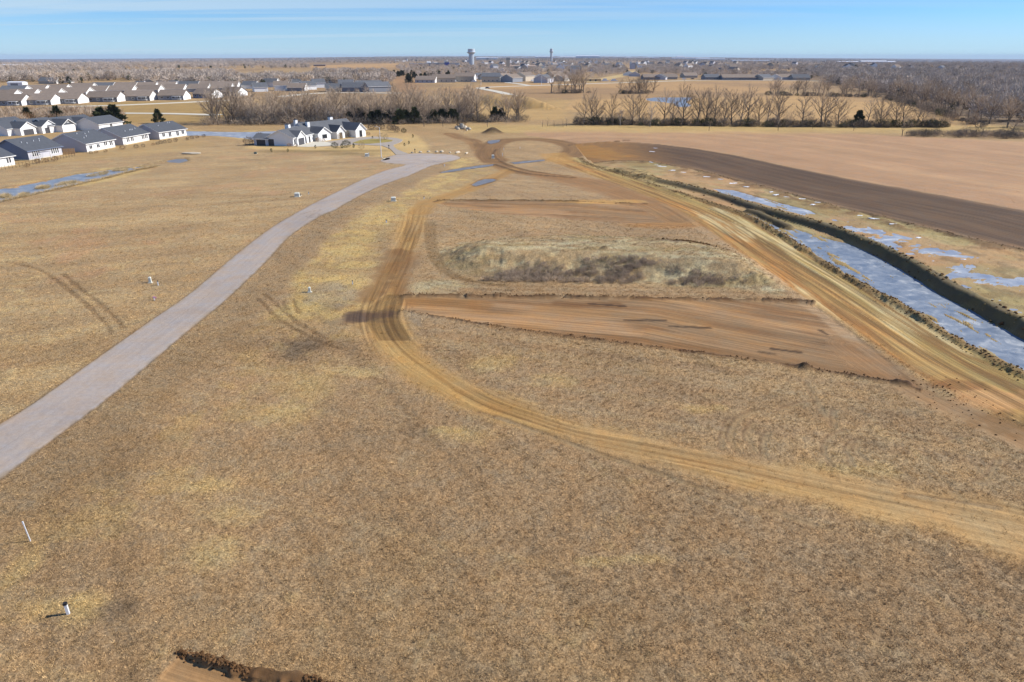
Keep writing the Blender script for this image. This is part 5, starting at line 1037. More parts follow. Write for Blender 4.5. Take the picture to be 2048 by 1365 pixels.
for px, py, s, lb in ((1240, 252, .8, 'small pale bare tree alone in the headland, left of the two'), (1300, 254, 1.0, 'pale grey bare tree alone in front of the right line'), (1283, 250, .55, 'short pale bare tree beside the pale grey one'), (1172, 253, .0, '')):
    if s: x, y = P(px, py); plant(PALE[int(px) % 3], x, y, s, 'bare_tree', lb)
for px, py, s, lb in ((1095, 253, 1, ''), (1085, 254, .9, ''), (1108, 254, .8, ''), (1126, 254, .9, ''), (1133, 253, 1, ''), (1166, 253, .9, '')):
    x, y = P(px, py); plant(SAP[int(px) % 3], x, y, s * 1.1, 'sapling', 'thin young tree in the short row of stakes at the edge of the crop field', 'sapling', 'saplings in the short row')
for px, py, s in ((1362, 254, 1.1), (1418, 262, 1.2), (1497, 252, 1.0), (1556, 262, 1.3), (1573, 256, 1.0), (1625, 258, 1.0), (1707, 262, 1.0), (1804, 272, 1.7), (1930, 275, 1.6), (1963, 274, 1.6), (2024, 268, 2.4), (1540, 255, 1.0), (848, 254, 1.8), (886, 254, 1.3), (900, 250, 1.2), (975, 254, 1.1), (1012, 249, .9)):
    x, y = P(px, py); plant(SAP[int(px) % 3] if s < 2 else TREES[1], x, y, s if s < 2 else .55, 'sapling' if s < 2 else 'bare_tree', 'small bare tree alone in the pale headland, %d%% across the picture' % round(px / 20.48), 'small tree', 'scattered small trees in the headland')
for px, py, s in ((700, 246, 1), (722, 246, 1.1), (745, 248, 1.0), (757, 248, 1.1), (776, 247, 1.2), (800, 248, 1.3), (812, 247, 1.2), (830, 247, 1.2), (868, 246, 1.2), (885, 245, 1.1), (910, 246, 1.0), (990, 243, 1.1), (1003, 243, .9), (1715, 252, 1.0), (600, 240, 1.2), (905, 245, 1.1)):
    x, y = P(px, py); plant(CED[int(px) % 4], x, y, s * 1.15, 'cedar_tree', 'dark green bushy cedar at the foot of the tree line', 'cedar', 'cedars at the foot of the tree lines')
for px, py, s, lb in ((58, 246, 1.1, 'dark cedar at the left end of the brush behind the dark roofed houses'), (118, 246, 1.2, 'dark cedar in the middle of the rusty brush at left'), (205, 249, 1.3, 'left of two large dark cedars behind the back row houses'), (232, 251, 1.7, 'large dark cedar at the right end of the rusty brush'), (318, 247, 1.0, 'lone dark bush beyond the farthest pond row house'), (322, 162, 1.0, 'x')):
    if lb != 'x': x, y = P(px, py); plant(CED[int(px) % 4], x, y, s * 1.2, 'cedar_tree', lb, 'cedar')
for x, y in line_pts([(90, 166), (110, 167), (125, 168)], 7, 3, 8): plant(CED[2], x, y, rnd.uniform(1, 1.7), 'cedar_tree', 'dark cedar in front of the low farmhouse, upper left', 'cedar', 'cedars of the upper left farmhouse')
for x, y in line_pts([(795, 150), (810, 156), (830, 158), (870, 154), (930, 152)], 26, 20, 22): plant(rnd.choice(CED), x, y, rnd.uniform(1.1, 1.7), 'cedar_tree', 'dark cedar in the loose grove above the houses below the water towers', 'cedar', 'cedars of the distant grove')
for x, y in line_pts([(815, 166), (825, 166)], 3, 4, 4): plant(rnd.choice(CED), x, y, rnd.uniform(1.6, 2.0), 'cedar_tree', 'dark green cedar at the left end of the houses below the water towers', 'cedar', 'cedars left of the street houses')

# ---- masses of growth nobody could count: scattered with geometry nodes
def scatter(name, pts, scales, meshes, label, cat, seed=1, zs=None, flat=None):
    me = bpy.data.meshes.new(name); me.from_pydata([(x, y, z) for x, y, z in pts], [], [])
    n = len(pts); r = np.random.RandomState(seed)
    a_ = me.attributes.new('sc', 'FLOAT', 'POINT'); a_.data.foreach_set('value', np.asarray(scales, np.float32)); a_ = me.attributes.new('rot', 'FLOAT', 'POINT'); a_.data.foreach_set('value', r.uniform(0, 6.28, n).astype(np.float32))
    a_ = me.attributes.new('pick', 'INT', 'POINT'); a_.data.foreach_set('value', r.randint(0, len(meshes), n).astype(np.int32))
    o = link(name, me); tag(o, label, cat, None, 'stuff'); ng = bpy.data.node_groups.new(name, 'GeometryNodeTree'); ng.interface.new_socket('Geometry', in_out='INPUT', socket_type='NodeSocketGeometry'); ng.interface.new_socket('Geometry', in_out='OUTPUT', socket_type='NodeSocketGeometry')
    gi_ = ng.nodes.new('NodeGroupInput'); go = ng.nodes.new('NodeGroupOutput'); ip = ng.nodes.new('GeometryNodeInstanceOnPoints'); L = ng.links.new
    mp = ng.nodes.new('GeometryNodeMeshToPoints'); L(gi_.outputs[0], mp.inputs[0]); L(mp.outputs[0], ip.inputs['Points'])
    g2 = ng.nodes.new('GeometryNodeGeometryToInstance')
    for m_ in reversed(meshes):
        t_ = bpy.data.objects.new('template_' + m_.name, m_); oi = ng.nodes.new('GeometryNodeObjectInfo'); oi.inputs['Object'].default_value = t_; oi.inputs['As Instance'].default_value = True; L(oi.outputs['Geometry'], g2.inputs[0])
    L(g2.outputs[0], ip.inputs['Instance']); ip.inputs['Pick Instance'].default_value = True
    def na(nm, ty):
        q = ng.nodes.new('GeometryNodeInputNamedAttribute'); q.data_type = ty; q.inputs[0].default_value = nm; return q.outputs[0]
    L(na('pick', 'INT'), ip.inputs['Instance Index']); L(na('sc', 'FLOAT'), ip.inputs['Scale']); cx3 = ng.nodes.new('ShaderNodeCombineXYZ'); L(na('rot', 'FLOAT'), cx3.inputs[2]); L(cx3.outputs[0], ip.inputs['Rotation'])
    L(ip.outputs[0], go.inputs[0]); md = o.modifiers.new('scatter', 'NODES'); md.node_group = ng; return o
rs_ = np.random.RandomState(3)
def in_poly(pts, poly):
    return sd_poly_arr(pts[:, 0], pts[:, 1], poly) < 0
def fill(poly_px, n, zz=None, world=False, noise=None, thr=0.0):
    poly = poly_px if world else PP(poly_px); xs = [p[0] for p in poly]; ys = [p[1] for p in poly]; out_ = np.zeros((0, 2))
    while len(out_) < n:
        c = np.stack([rs_.uniform(min(xs), max(xs), n), rs_.uniform(min(ys), max(ys), n)], -1); c = c[in_poly(c, poly)]
        if noise is not None: c = c[fbm(c[:, 0] / noise, c[:, 1] / noise, 55, 3) > thr]
        out_ = np.concatenate([out_, c])
    out_ = out_[:n]; return [(float(x), float(y), gz(float(x), float(y)) if zz is None else zz) for x, y in out_]
WOODC = [fuzz(200 + i, 230, 4.2, 4.2, 4.0, 5.6, 2.4, .34, .4).mesh('crown', [WOODT, WOODT, TWIGP, WOODT][i % 4]) for i in range(4)] + [fuzz(207, 200, 3.8, 3.8, 3.6, 5.4, 2.2, .36, .4).mesh('crown', TWIG)]
WOODE = [fuzz(210 + i, 200, 2.6, 2.6, 3.2, 3.6, 1.4, .8, .4).mesh('crown', CEDAR) for i in range(1)]
def mass(name, polys, label, meshes=None, smin=.7, smax=1.3, noise=None, thr=0, cat='woods', seed=5):
    pts = []
    for pl, n in polys: pts += fill(pl, n, noise=noise, thr=thr)
    scatter(name, pts, rs_.uniform(smin, smax, len(pts)), meshes or (WOODC * 2 + WOODE), label, cat, seed)
mass('far_woods', [([(-60, 163), (60, 170), (220, 168), (330, 172), (480, 177), (660, 171), (770, 176), (790, 160), (770, 150), (640, 150), (420, 146), (300, 154), (150, 158), (-60, 156)], 1500),
                   ([(-100, 152), (60, 146), (200, 147), (360, 138), (620, 137), (600, 127), (300, 126), (-150, 130)], 3600), ([(-300, 131), (100, 128), (700, 126), (700, 121), (300, 121), (-300, 124)], 2600)],
     'grey brown band of bare woods filling the left distance', noise=260, thr=.40)
mass('far_woods', [([(790, 141), (830, 160), (1000, 156), (1130, 162), (1190, 160), (1260, 146), (1240, 132), (1000, 131), (800, 132)], 1500), ([(700, 127), (1000, 131), (1500, 134), (1700, 134), (1700, 121), (1300, 118), (900, 118), (700, 121)], 5200),
                   ([(1270, 148), (1400, 155), (1640, 160), (1700, 150), (1680, 134), (1300, 134)], 1900)], 'grey brown trees filling the town below the water towers', smin=.6, smax=1.05, noise=200, thr=.38)
mass('far_woods', [([(1640, 161), (1700, 180), (1790, 196), (1850, 208), (1930, 236), (1990, 252), (2100, 262), (2500, 290), (2500, 160), (2048, 150), (1700, 148)], 3000), ([(1600, 152), (1700, 152), (2048, 155), (2500, 165), (2600, 125), (1650, 124)], 5200)],
     'mauve grey bare woods covering the right distance', smin=.75, smax=1.3, noise=150, thr=.3)
mass('horizon_woods', [([(1600, 125), (2600, 127), (2600, 117.5), (1600, 116)], 3500), ([(-600, 127), (500, 124), (500, 116), (-600, 117)], 3000), ([(-300, 124), (100, 121), (700, 118.6), (1300, 118.0), (1700, 120.5), (2300, 124), (2300, 119), (1700, 117), (1024, 115), (300, 117), (-300, 119)], 5500)], 'thin dark line of woods along the horizon', smin=1.2, smax=2.2)
SCR = [fuzz(220 + i, 150, 2.2, 2.2, 1.5, 1.2, 1.3, .07, .7).mesh('scrub', [BRUSH, TWIG, BRUSH][i % 3]) for i in range(3)]
pts = []; 
for ln, n, jx, jy in (([(1150, 249), (1300, 251), (1500, 253), (1700, 255), (1860, 255), (1900, 255)], 220, 2, 2.5), ([(1770, 199), (1830, 212), (1900, 236), (1965, 256)], 60, 3, 3), ([(1540, 191), (1765, 196)], 55, 3, 3), ([(1112, 187), (1170, 187)], 22, 6, 4), ([(1245, 188), (1300, 188)], 22, 4, 3)):
    pts += [(x, y, gz(x, y)) for x, y in line_pts(ln, n, jx, jy)]
DSC = [fuzz(230 + i, 240, 2.0, 2.0, 1.4, 1.1, 1.0, .13, .6).mesh('scrub', [BRUSH, BARKT, CEDAR][i % 3]) for i in range(3)]
scatter('underbrush', pts, rs_.uniform(.35, 1.35, len(pts)), DSC, 'very dark tangled brush at the foot of the right hand tree lines', 'brush', 6)
pts = [(x, y, gz(x, y)) for x, y in line_pts([(415, 248), (700, 248), (960, 244), (1050, 243)], 330, 2, 9)]
scatter('underbrush', pts, rs_.uniform(.5, 1.4, len(pts)), SCR, 'grey brown brush at the foot of the left hand tree line', 'brush', 7)
pts = [(x, y, gz(x, y)) for x, y in line_pts([(470, 244), (600, 244), (780, 242), (950, 238)], 230, 4, 10)]
scatter('thicket', pts, rs_.uniform(.5, .95, len(pts)), [fuzz(260 + i, 420, 4.2, 4.2, 4.2, 5.2, 2.0, .10, .5, .6).mesh('crown', [TWIG, TWIG, WOODT][i]) for i in range(3)], 'fine grey brown twigs filling the dense left hand tree line', 'thicket', 21)
pts = [(x, y, gz(x, y)) for x, y in line_pts([(1150, 248), (1400, 250), (1900, 252)], 60, 3, 3) + line_pts([(1545, 189), (1765, 194), (1900, 234), (1965, 252)], 60, 5, 5) + line_pts([(1112, 186), (1170, 186)], 12, 8, 5) + line_pts([(1245, 187), (1300, 187)], 8, 5, 4)]
scatter('thicket', pts, rs_.uniform(.35, .75, len(pts)), [fuzz(270 + i, 380, 4.2, 4.2, 4.2, 5.2, 2.0, .10, .5, .6).mesh('crown', [BARKT, TWIG, BARKT][i]) for i in range(3)], 'fine dark twigs among the trees of the right hand lines', 'thicket', 22)
RSC = [fuzz(240 + i, 220, 1.8, 1.8, 1.7, 1.6, 1.2, .08, .7).mesh('scrub', [RUST, TWIG, TWIG][i % 3]) for i in range(3)]
pts = fill([(-60, 258), (-60, 238), (60, 234), (160, 232), (240, 236), (250, 250), (190, 246), (80, 248), (0, 258)], 620)
scatter('underbrush', pts, rs_.uniform(.9, 1.6, len(pts)), RSC, 'rusty and grey thicket behind the dark roofed houses at left', 'brush', 8)
MSC = [fuzz(250 + i, 130, .75, .75, .45, .35, .6, .035, .8).mesh('scrub', [TWIG, TWIG, BARKT][i % 3]) for i in range(3)]
pts = fill([(940, 560), (1000, 550), (1060, 541), (1150, 538), (1260, 541), (1320, 549), (1420, 560), (1520, 574), (1400, 574), (1200, 567), (1000, 564)], 560, noise=4, thr=.36)
scatter('dry_brush', pts, rs_.uniform(.3, .7, len(pts)), MSC, 'low dark dry brush along the near side of the mound', 'brush', 9)
pts = fill([(1815, 275), (1950, 277), (2048, 279), (2048, 270), (1900, 268), (1815, 270)], 150); scatter('dry_brush', pts, rs_.uniform(.5, .9, len(pts)), SCR, 'low purple brown weeds in the headland at right', 'weeds', 10)
pts = fill([(1660, 200), (1660, 194), (1700, 195), (1900, 250), (1800, 220)], 10)
# grass: the near field up close
def tuft_material():
    m = bpy.data.materials.new('dry_tuft'); m.use_nodes = True; t = m.node_tree; b = t.nodes['Principled BSDF']; b.inputs['Roughness'].default_value = .95; b.inputs['Specular IOR Level'].default_value = .1
    at = N(t, 'ShaderNodeAttribute'); at.attribute_type = 'INSTANCER'; at.attribute_name = 'tcol'; oi = N(t, 'ShaderNodeObjectInfo'); mr = N(t, 'ShaderNodeMapRange'); mr.inputs['To Min'].default_value = .55; mr.inputs['To Max'].default_value = 1.9; t.links.new(oi.outputs['Random'], mr.inputs[0])
    vm = N(t, 'ShaderNodeVectorMath', operation='SCALE'); t.links.new(at.outputs['Vector'], vm.inputs[0]); t.links.new(mr.outputs[0], vm.inputs['Scale']); t.links.new(vm.outputs[0], b.inputs['Base Color'])
    b.inputs['Subsurface Weight'].default_value = 0; return m
TUFM = tuft_material(); TUF = [tuft(300 + i, 14, .15, .12, .022).mesh('tuft', TUFM) for i in range(6)]
def grass_points(n, y0, y1, seed, fade):
    r = np.random.RandomState(seed); yq = y0 + (y1 - y0) * r.uniform(0, 1, n); zq = yq * math.cos(PITCH) + HC * math.sin(PITCH); xq = r.uniform(-1.1, 1.1, n) * zq * .75
    ri = np.clip(np.searchsorted(rows, yq) - 1, 0, NR - 2); ci = np.clip(np.searchsorted(cs, xq / (zq * 1024 / FPX)) - 1, 0, NCc - 2); k = ri * NCc + ci
    ok = (r.uniform(0, 1, n) < GR[k] ** 2) & (sd_poly_arr(xq, yq, road_poly) > .3) & (REG[k] != 7) & (r.uniform(0, 1, n) < 1 - sstep(y0 + (y1 - y0) * fade, y1, yq)); return xq[ok], yq[ok], Z[k][ok], k[ok]
def grass(n, y0, y1, seed, fade, lo, hi, label):
    xq, yq, zq, k = grass_points(n, y0, y1, seed, fade); o = scatter('dry_grass', list(zip(xq.tolist(), yq.tolist(), (zq - .01).tolist())), rs_.uniform(lo, hi, len(xq)), TUF, label, 'grass', seed)
    a_ = o.data.attributes.new('tcol', 'FLOAT_VECTOR', 'POINT'); a_.data.foreach_set('vector', np.clip(COL[k] * 1.12, 0, .8).astype(np.float32).ravel())
grass(120000, 22, 80, 11, .75, .5, 1.3, 'short dry tan grass tufts covering the near field')
grass(90000, 65, 190, 13, .35, .8, 1.7, 'dry straw coloured grass tufts across the middle of the field')
xq, yq, zq, k = grass_points(1300, 22, 120, 19, .5); o = scatter('dry_grass', list(zip(xq.tolist(), yq.tolist(), (zq - .02).tolist())), rs_.uniform(1.2, 2.3, len(xq)) * (.7 + .6 * (yq / 120)), TUF, 'scattered larger clumps of dry grass over the near field', 'grass', 19)
a_ = o.data.attributes.new('tcol', 'FLOAT_VECTOR', 'POINT'); a_.data.foreach_set('vector', np.clip(COL[k] * rs_.choice([.55, .8, 1.25, 1.4], len(k))[:, None], 0, .8).astype(np.float32).ravel())
REED = [tuft(320 + i, 60, .9, 1.1, .04).mesh('reeds', STRAW) for i in range(2)]
pts = []
for q in ([(110, 372), (125, 363), (155, 361), (160, 365), (135, 368)], [(70, 378), (80, 372), (97, 371), (95, 376)], [(170, 352), (200, 344), (215, 343), (212, 348), (185, 353)], [(225, 342), (232, 336), (250, 334), (262, 335), (250, 341)], [(268, 334), (300, 325), (330, 321), (332, 327), (300, 333)], [(0, 394), (5, 387), (20, 390), (18, 396)], [(40, 392), (44, 386), (54, 387), (50, 392)]):
    pts += [(x, y, -.3) for x, y, z in fill(q, 45, -.3)]
for p in line_pts([(0, 405), (123, 377), (205, 359), (266, 343), (314, 333)], 200, .5, 1.2): pts.append((*p, -.05))
scatter('reeds', pts, rs_.uniform(.5, 1.0, len(pts)), REED, 'pale straw reeds standing in and around the frozen pond', 'reeds', 15)

# ------------------------------------------------------------------ shrubs, rocks and small furniture
def bush_tpl(seed, n, r_, h, mt, wd=.05): return fuzz(seed, n, r_, r_, h / 2, h / 2, r_ * .5, wd, .5).mesh('shrub', mt)
SB = {'g': [bush_tpl(401, 260, .9, 1.5, SHRUB, .06), bush_tpl(402, 260, .9, 1.4, SHRUB, .06)], 'r': [bush_tpl(403, 240, .9, 1.3, RUST, .06)], 's': [bush_tpl(404, 300, .8, 2.2, STRAW, .07)], 'd': [bush_tpl(405, 260, .35, 1.3, CEDAR, .08)], 'p': [bush_tpl(406, 300, 1.6, 2.4, CEDAR, .1)]}
def bush(px, py, kd, s, label, group=None):
    x, y = P(px, py); o = link('shrub', rnd.choice(SB[kd])); o.location = (x, y, gz(x, y)); o.scale = (s, s, s); o.rotation_euler = (0, 0, rnd.random() * 6); tag(o, label, 'shrub', group)
for i, (px, py, kd, s) in enumerate([(55, 335, 'r', 1.3), (76, 327, 'r', 1.6), (93, 325, 'r', 1.3), (111, 323, 'r', 1.8), (182, 308, 'g', 1.1), (193, 307, 'r', 1.1), (212, 305, 'r', 1.1), (246, 300, 'r', 1.7), (252, 297, 's', 1.1), (273, 297, 'g', 1.4), (287, 295, 'g', 1.2), (307, 292, 'r', 1.2), (316, 290, 'g', 1.2), (322, 288, 'g', 1.3), (330, 287, 'g', 1.2), (340, 286, 'g', 1.4), (352, 284, 'g', 1.5), (375, 281, 'g', 1.2), (384, 279, 'g', 1.4), (395, 277, 'r', 1.3), (408, 275, 'g', 1.3)]):
    bush(px, py, kd, s * .62, ['rusty', 'brown', 'grey brown'][i % 3] + ' rounded shrub behind the pond row houses, number %d from the left' % (i + 1), 'shrubs behind the pond row houses')
for i, (px, py, kd, s) in enumerate([(498, 291, 'g', 2.0), (521, 279, 'g', 1.6), (670, 297, 'p', .8), (693, 295.5, 'p', .95), (684, 297.5, 'd', 1.3), (707.5, 296.5, 'd', 1.2), (724, 300, 's', 1.3), (631, 297.5, 'd', .9), (543, 305, 'd', 1.0), (576, 305, 'd', .9), (763, 282, 's', 1.4), (772, 280, 's', 1.1), (743, 260, 'g', 1.7), (757, 260, 'g', 1.8), (763, 260, 'g', 1.7), (780, 261, 'g', 1.6), (787, 262.5, 'g', 1.6), (793, 265, 'g', 1.7), (808, 266.5, 'p', .75), (826, 276, 'd', 1.0), (818, 289, 'd', .9), (809, 293, 'd', .9), (676, 277, 's', 1.3), (681, 278, 's', 1.0), (694, 275, 's', 1.2), (700, 274.5, 'r', 1.0), (637, 284, 'r', 1.1), (745, 277.5, 'd', .8), (737, 271, 'r', .9), (647, 284, 'r', .8), (923, 257, 'g', 2.3), (579, 294.6, 'r', .9), (592, 294.2, 'g', .8)]):
    nmk = {'g': 'brown leafless round shrub', 'p': 'dark green spreading evergreen shrub', 'd': 'small dark green upright conifer shrub', 's': 'golden ornamental grass clump', 'r': 'rusty brown low shrub'}[kd]
    bush(px, py, kd, s, nmk + ' by the large house, %d%% across, %d%% down' % (round(px / 20.48), round(py / 13.65)), 'garden shrubs of the large white house')
def rock_mesh(seed, a_, b_, c_):
    r = random.Random(seed); m = MB(); prof = [(.72, -.15), (1, .2), (.95, .6), (.62, .95), (.2, 1.02)]; m.lathe(prof, 9)
    m.v = [(x * a_ * r.uniform(.85, 1.12), y * b_ * r.uniform(.85, 1.12), z * c_ * r.uniform(.92, 1.08)) for x, y, z in m.v]; return m.mesh('rock', STONE)
RK = [rock_mesh(1, 1, .5, .55), rock_mesh(2, .6, .5, .5), rock_mesh(3, 1.5, .5, .6), rock_mesh(4, .9, .6, .9)]
for i, (px, py, k_, s) in enumerate([(824.5, 306.5, 1, .8), (841, 305.8, 1, 1), (857.5, 304.8, 1, 1), (873.5, 305, 1, 1), (883.5, 305, 1, 1.2), (900, 306.2, 1, .7), (915.5, 306.6, 2, 1.0), (933, 308, 2, .85)]):
    x, y = P(px, py); o = link('rock', RK[k_]); o.location = (x, y, gz(x, y)); o.scale = (s,) * 3; o.rotation_euler = (0, 0, .2 * i); tag(o, 'pale limestone boulder, %s from the left in the row along the cul-de-sac' % ORD[i], 'rock', 'boulders along the cul-de-sac')
for i, (px, py, s) in enumerate([(913, 257.5, 1.0), (918, 257.5, 1.4), (924, 257.5, 2.0), (927, 258.2, 1.3), (931, 259, 1.4), (937, 260.6, 1.7), (916, 260, .9), (934, 262, .8)]):
    x, y = P(px, py); o = link('rock', RK[3 if i % 2 == 0 else 0]); o.location = (x, y, gz(x, y)); o.scale = (s, s, s * 1.2); o.rotation_euler = (0, 0, i * 1.1); tag(o, 'pale stone block, %s from the left in the loose rock pile before the tree line' % ORD[i], 'rock', 'rock pile before the tree line')
x, y = P(383, 308.5); o = link('culvert_slab', RK[2]); o.location = (x, y, .1); o.scale = (2.2, 2.4, .8); tag(o, 'flat pale stone slab over the end of the frozen pond', 'rock')
def PZ(px, py):
    z = 0.0
    for _ in range(8): x, y = P(px, py, z); z = .5 * z + .5 * gz(x, y)
    return x, y
# snow patches on the shaded basin edge
def patch(seed, a_, b_):
    r = random.Random(seed); m = MB(); n = 15; m.v = [(0, 0, .06)]; 
    for k in range(n): q = 2 * math.pi * k / n; s = r.uniform(.3, 1.2); m.v.append((a_ * s * math.cos(q), b_ * s * math.sin(q), .02))
    for k in range(n): q = 2 * math.pi * k / n; m.v.append((m.v[k + 1][0] * 1.12, m.v[k + 1][1] * 1.12, -.25))
    for k in range(n): k2 = (k + 1) % n; m.f.append((0, 1 + k, 1 + k2)); m.m.append(0); m.f.append((1 + k, 1 + n + k, 1 + n + k2, 1 + k2)); m.m.append(0)
    return m.mesh('snow', SNOW)
SN = [patch(i, 1.3, .6) for i in range(5)]
for i, (qx, qy, s) in enumerate([(435, 140, .8), (462, 150, 1.3), (478, 158, 1.5), (530, 175, 1.2), (580, 184, 1.2), (675, 203, 1.1), (735, 215, .9), (787, 231, 1.3), (850, 246, 1.0), (960, 268, .9), (975, 281, 1.0), (1020, 290, .7), (1083, 298, 1.1), (1135, 323, .9), (1160, 314, .8), (1335, 370, .7), (1398, 384, 1.1), (1480, 407, .8), (1590, 466, .8), (1790, 560, .6), (440, 95, 1.2), (455, 80, .9)]):
    x, y = PZ(qx / 2.16 + 1100, qy / 2.16 + 260); o = link('snow_patch', SN[i % 5]); o.location = (x, y, gz(x, y) + .03); o.scale = (s * .8, s * .9, 1); o.rotation_euler = (0, 0, rnd.uniform(-.8, .8)); tag(o, 'white snow patch lying on the brown edge of the basin below the dark bank', 'snow patch', 'snow patches in the basin')
# clods of soil on the ridges
def clod(seed):
    r = random.Random(seed); m = MB(); m.lathe([(.6, -.3), (1, .1), (.7, .6), (.2, .8)], 6); m.v = [tuple(c * r.uniform(.7, 1.25) for c in v) for v in m.v]; return m
CLM = mat('soil_clod', A(112, 84, 60), .95, .3, 3, .1, rand=.35); CL = [clod(i).mesh('clod', CLM) for i in range(4)]; CLG = [clod(i + 9).mesh('clod', mat('olive_clod_%d' % i, A(150, 130, 94), .95, .3, 3, .1, rand=.35)) for i in range(2)]
pts = []; scs = []
def cl_line(ln_px, n, j, lo, hi, world=None):
    ln = world or PP(ln_px); d = [0]
    for i in range(len(ln) - 1): d.append(d[-1] + math.dist(ln[i], ln[i + 1]))
    for _ in range(n):
        s = rs_.uniform(0, d[-1]); i = min(int(np.searchsorted(d, s)) - 1, len(ln) - 2); i = max(i, 0); t = (s - d[i]) / (d[i + 1] - d[i] + 1e-9)
        if vn(np.array([s / 3.0]), np.array([0.5]), 8)[0] < .3: continue
        x = ln[i][0] + (ln[i + 1][0] - ln[i][0]) * t + rs_.normal(0, j); y = ln[i][1] + (ln[i + 1][1] - ln[i][1]) * t + rs_.normal(0, j); pts.append((x, y, gz(x, y) + .01)); scs.append(rs_.uniform(lo, hi) * rs_.uniform(.5, 1.3))
cl_line([(800, 592), (1000, 593), (1200, 596), (1400, 599), (1560, 602), (1625, 606)], 520, .2, .04, .11)
cl_line([(800, 620), (870, 633), (950, 646), (1050, 661), (1200, 681), (1360, 701), (1480, 717), (1610, 736), (1700, 751), (1800, 768)], 520, .18, .04, .10)
cl_line([(870, 402), (900, 401.5), (1040, 401.5), (1155, 403), (1290, 408)], 260, .25, .05, .12)
cl_line([(357, 1307), (404, 1320), (445, 1333), (513, 1351), (600, 1362), (700, 1388)], 500, .14, .04, .11)
cl_line([(1355, 495), (1390, 503), (1430, 508)], 260, 1.6, .08, .22)
cl_line([(1850, 765), (1930, 800), (1990, 840), (2048, 850)], 160, 1.8, .04, .09)
scatter('soil_clods', pts, scs, CL, 'dark clods of soil strewn along the edges of the graded strips', 'soil clods', 16)
pts = []; scs = []; cl_line(None, 3000, .6, .05, .14, spoil_line); cl_line(None, 600, .6, .06, .14, bank_bot); cl_line(None, 900, 1.3, .08, .25, levee)
scatter('soil_clods', pts, scs, CLG + CL[:2], 'lumpy spoil clods along the frozen channel', 'soil clods', 17)

def cab(px, py, w_, d_, h_, label, name='utility_box', rz=.15, cat='utility box', gr='pad mounted utility boxes', m_=None):
    w_, d_, h_ = w_ * .78, d_ * .78, h_ * .72
    x, y = P(px, py); o = empty(name, (x, y, gz(x, y)), rz); tag(o, label, cat, gr); m_ = m_ or BOXC
    b = MB(); b.box(-w_ / 2, w_ / 2, -d_ / 2, d_ / 2, .08, h_ * .85); kid(o, link('cabinet', b.mesh('cabinet', m_)))
    b = MB(); n = len(b.v); b.v += [(-w_ / 2 - .03, -d_ / 2 - .03, h_ * .851), (w_ / 2 + .03, -d_ / 2 - .03, h_ * .851), (w_ / 2 + .03, d_ / 2 + .03, h_ * .851), (-w_ / 2 - .03, d_ / 2 + .03, h_ * .851), (-w_ / 2 + .08, -d_ / 2 + .1, h_), (w_ / 2 - .08, -d_ / 2 + .1, h_), (w_ / 2 - .08, d_ / 2 - .02, h_), (-w_ / 2 + .08, d_ / 2 - .02, h_)]
    for q in ((4, 5, 6, 7), (0, 1, 5, 4), (1, 2, 6, 5), (2, 3, 7, 6), (3, 0, 4, 7), (3, 2, 1, 0)): b.f.append(q); b.m.append(0)
    kid(o, link('lid', b.mesh('lid', m_))); b = MB(); b.box(-w_ / 2 - .15, w_ / 2 + .15, -d_ / 2 - .15, d_ / 2 + .15, -.1, .08); kid(o, link('pad', b.mesh('pad', CONC)))
    b = MB(); b.box(-.05, .05, -d_ / 2 - .05, -d_ / 2, h_ * .4, h_ * .5); kid(o, link('latch', b.mesh('latch', GALV))); return o
cab(594.5, 394, 1.35, 1.1, 1.3, 'pale transformer box left of the road where the curve begins'); cab(787, 402.5, 1.3, 1.1, 1.25, 'pale transformer box right of the road near the start of the dirt track')
cab(733.5, 313.5, 1.4, 1.2, 1.4, 'pale transformer box just left of the street lamp'); cab(511, 308.5, 1.1, .9, .9, 'dark green transformer box at the far edge of the left field', m_=mat('green_cabinet', (.09, .12, .10), .5, .05, 3))
cab(301, 566, .42, .38, 1.25, 'tall narrow white pedestal in the left field beside the short black topped post'); cab(619.5, 585, .36, .4, 1.05, 'narrow white pedestal in the straw grass right of the road'); cab(986, 317, 1.0, .8, 1.5, 'white box at the edge of the dirt loop, between the rocks and the track')
cab(738, 312.5, .35, .3, 1.5, 'thin grey pedestal right behind the box by the street lamp', m_=GALV); cab(601, 392, .3, .3, .9, 'small tan pedestal right beside the transformer left of the road', m_=mat('tan_plastic', (.4, .34, .24), .6, .05, 3))
def post(px, py, h_, w_, label, name='marker_post', cap=BLACK, body=METAL, lean=0.0, gr='white marker posts', tag2=None):
    if w_ > .1: h_, w_ = h_ * .72, w_ * .75
    x, y = P(px, py); o = empty(name, (x, y, gz(x, y))); o.rotation_euler = (0, lean, .3); tag(o, label, 'marker post', gr)
    b = MB(); b.box(-w_ / 2, w_ / 2, -w_ / 2, w_ / 2, -.2, h_ * .85); kid(o, link('shaft', b.mesh('shaft', body))); b = MB(); b.box(-w_ * .65, w_ * .65, -w_ * .65, w_ * .65, h_ * .85, h_); kid(o, link('cap', b.mesh('cap', cap)))
    if tag2: b = MB(); b.box(-.16, .16, -.03, .03, h_ * .6, h_ * .95); b.box(-.05, .28, .05, .08, h_ * .5, h_ * .75); kid(o, link('tape', b.mesh('tape', tag2)))
    return o
post(137, 1229, 1.15, .2, 'white post with black cap in flattened straw grass, lower left'); post(316.5, 571.5, .95, .17, 'short white post with black top beside the tall pedestal'); post(705.5, 569.5, .85, .16, 'short white post with black top near the dirt track turn'); post(773, 446, .8, .3, 'pair of short white posts with dark tops in the straw above the turn')
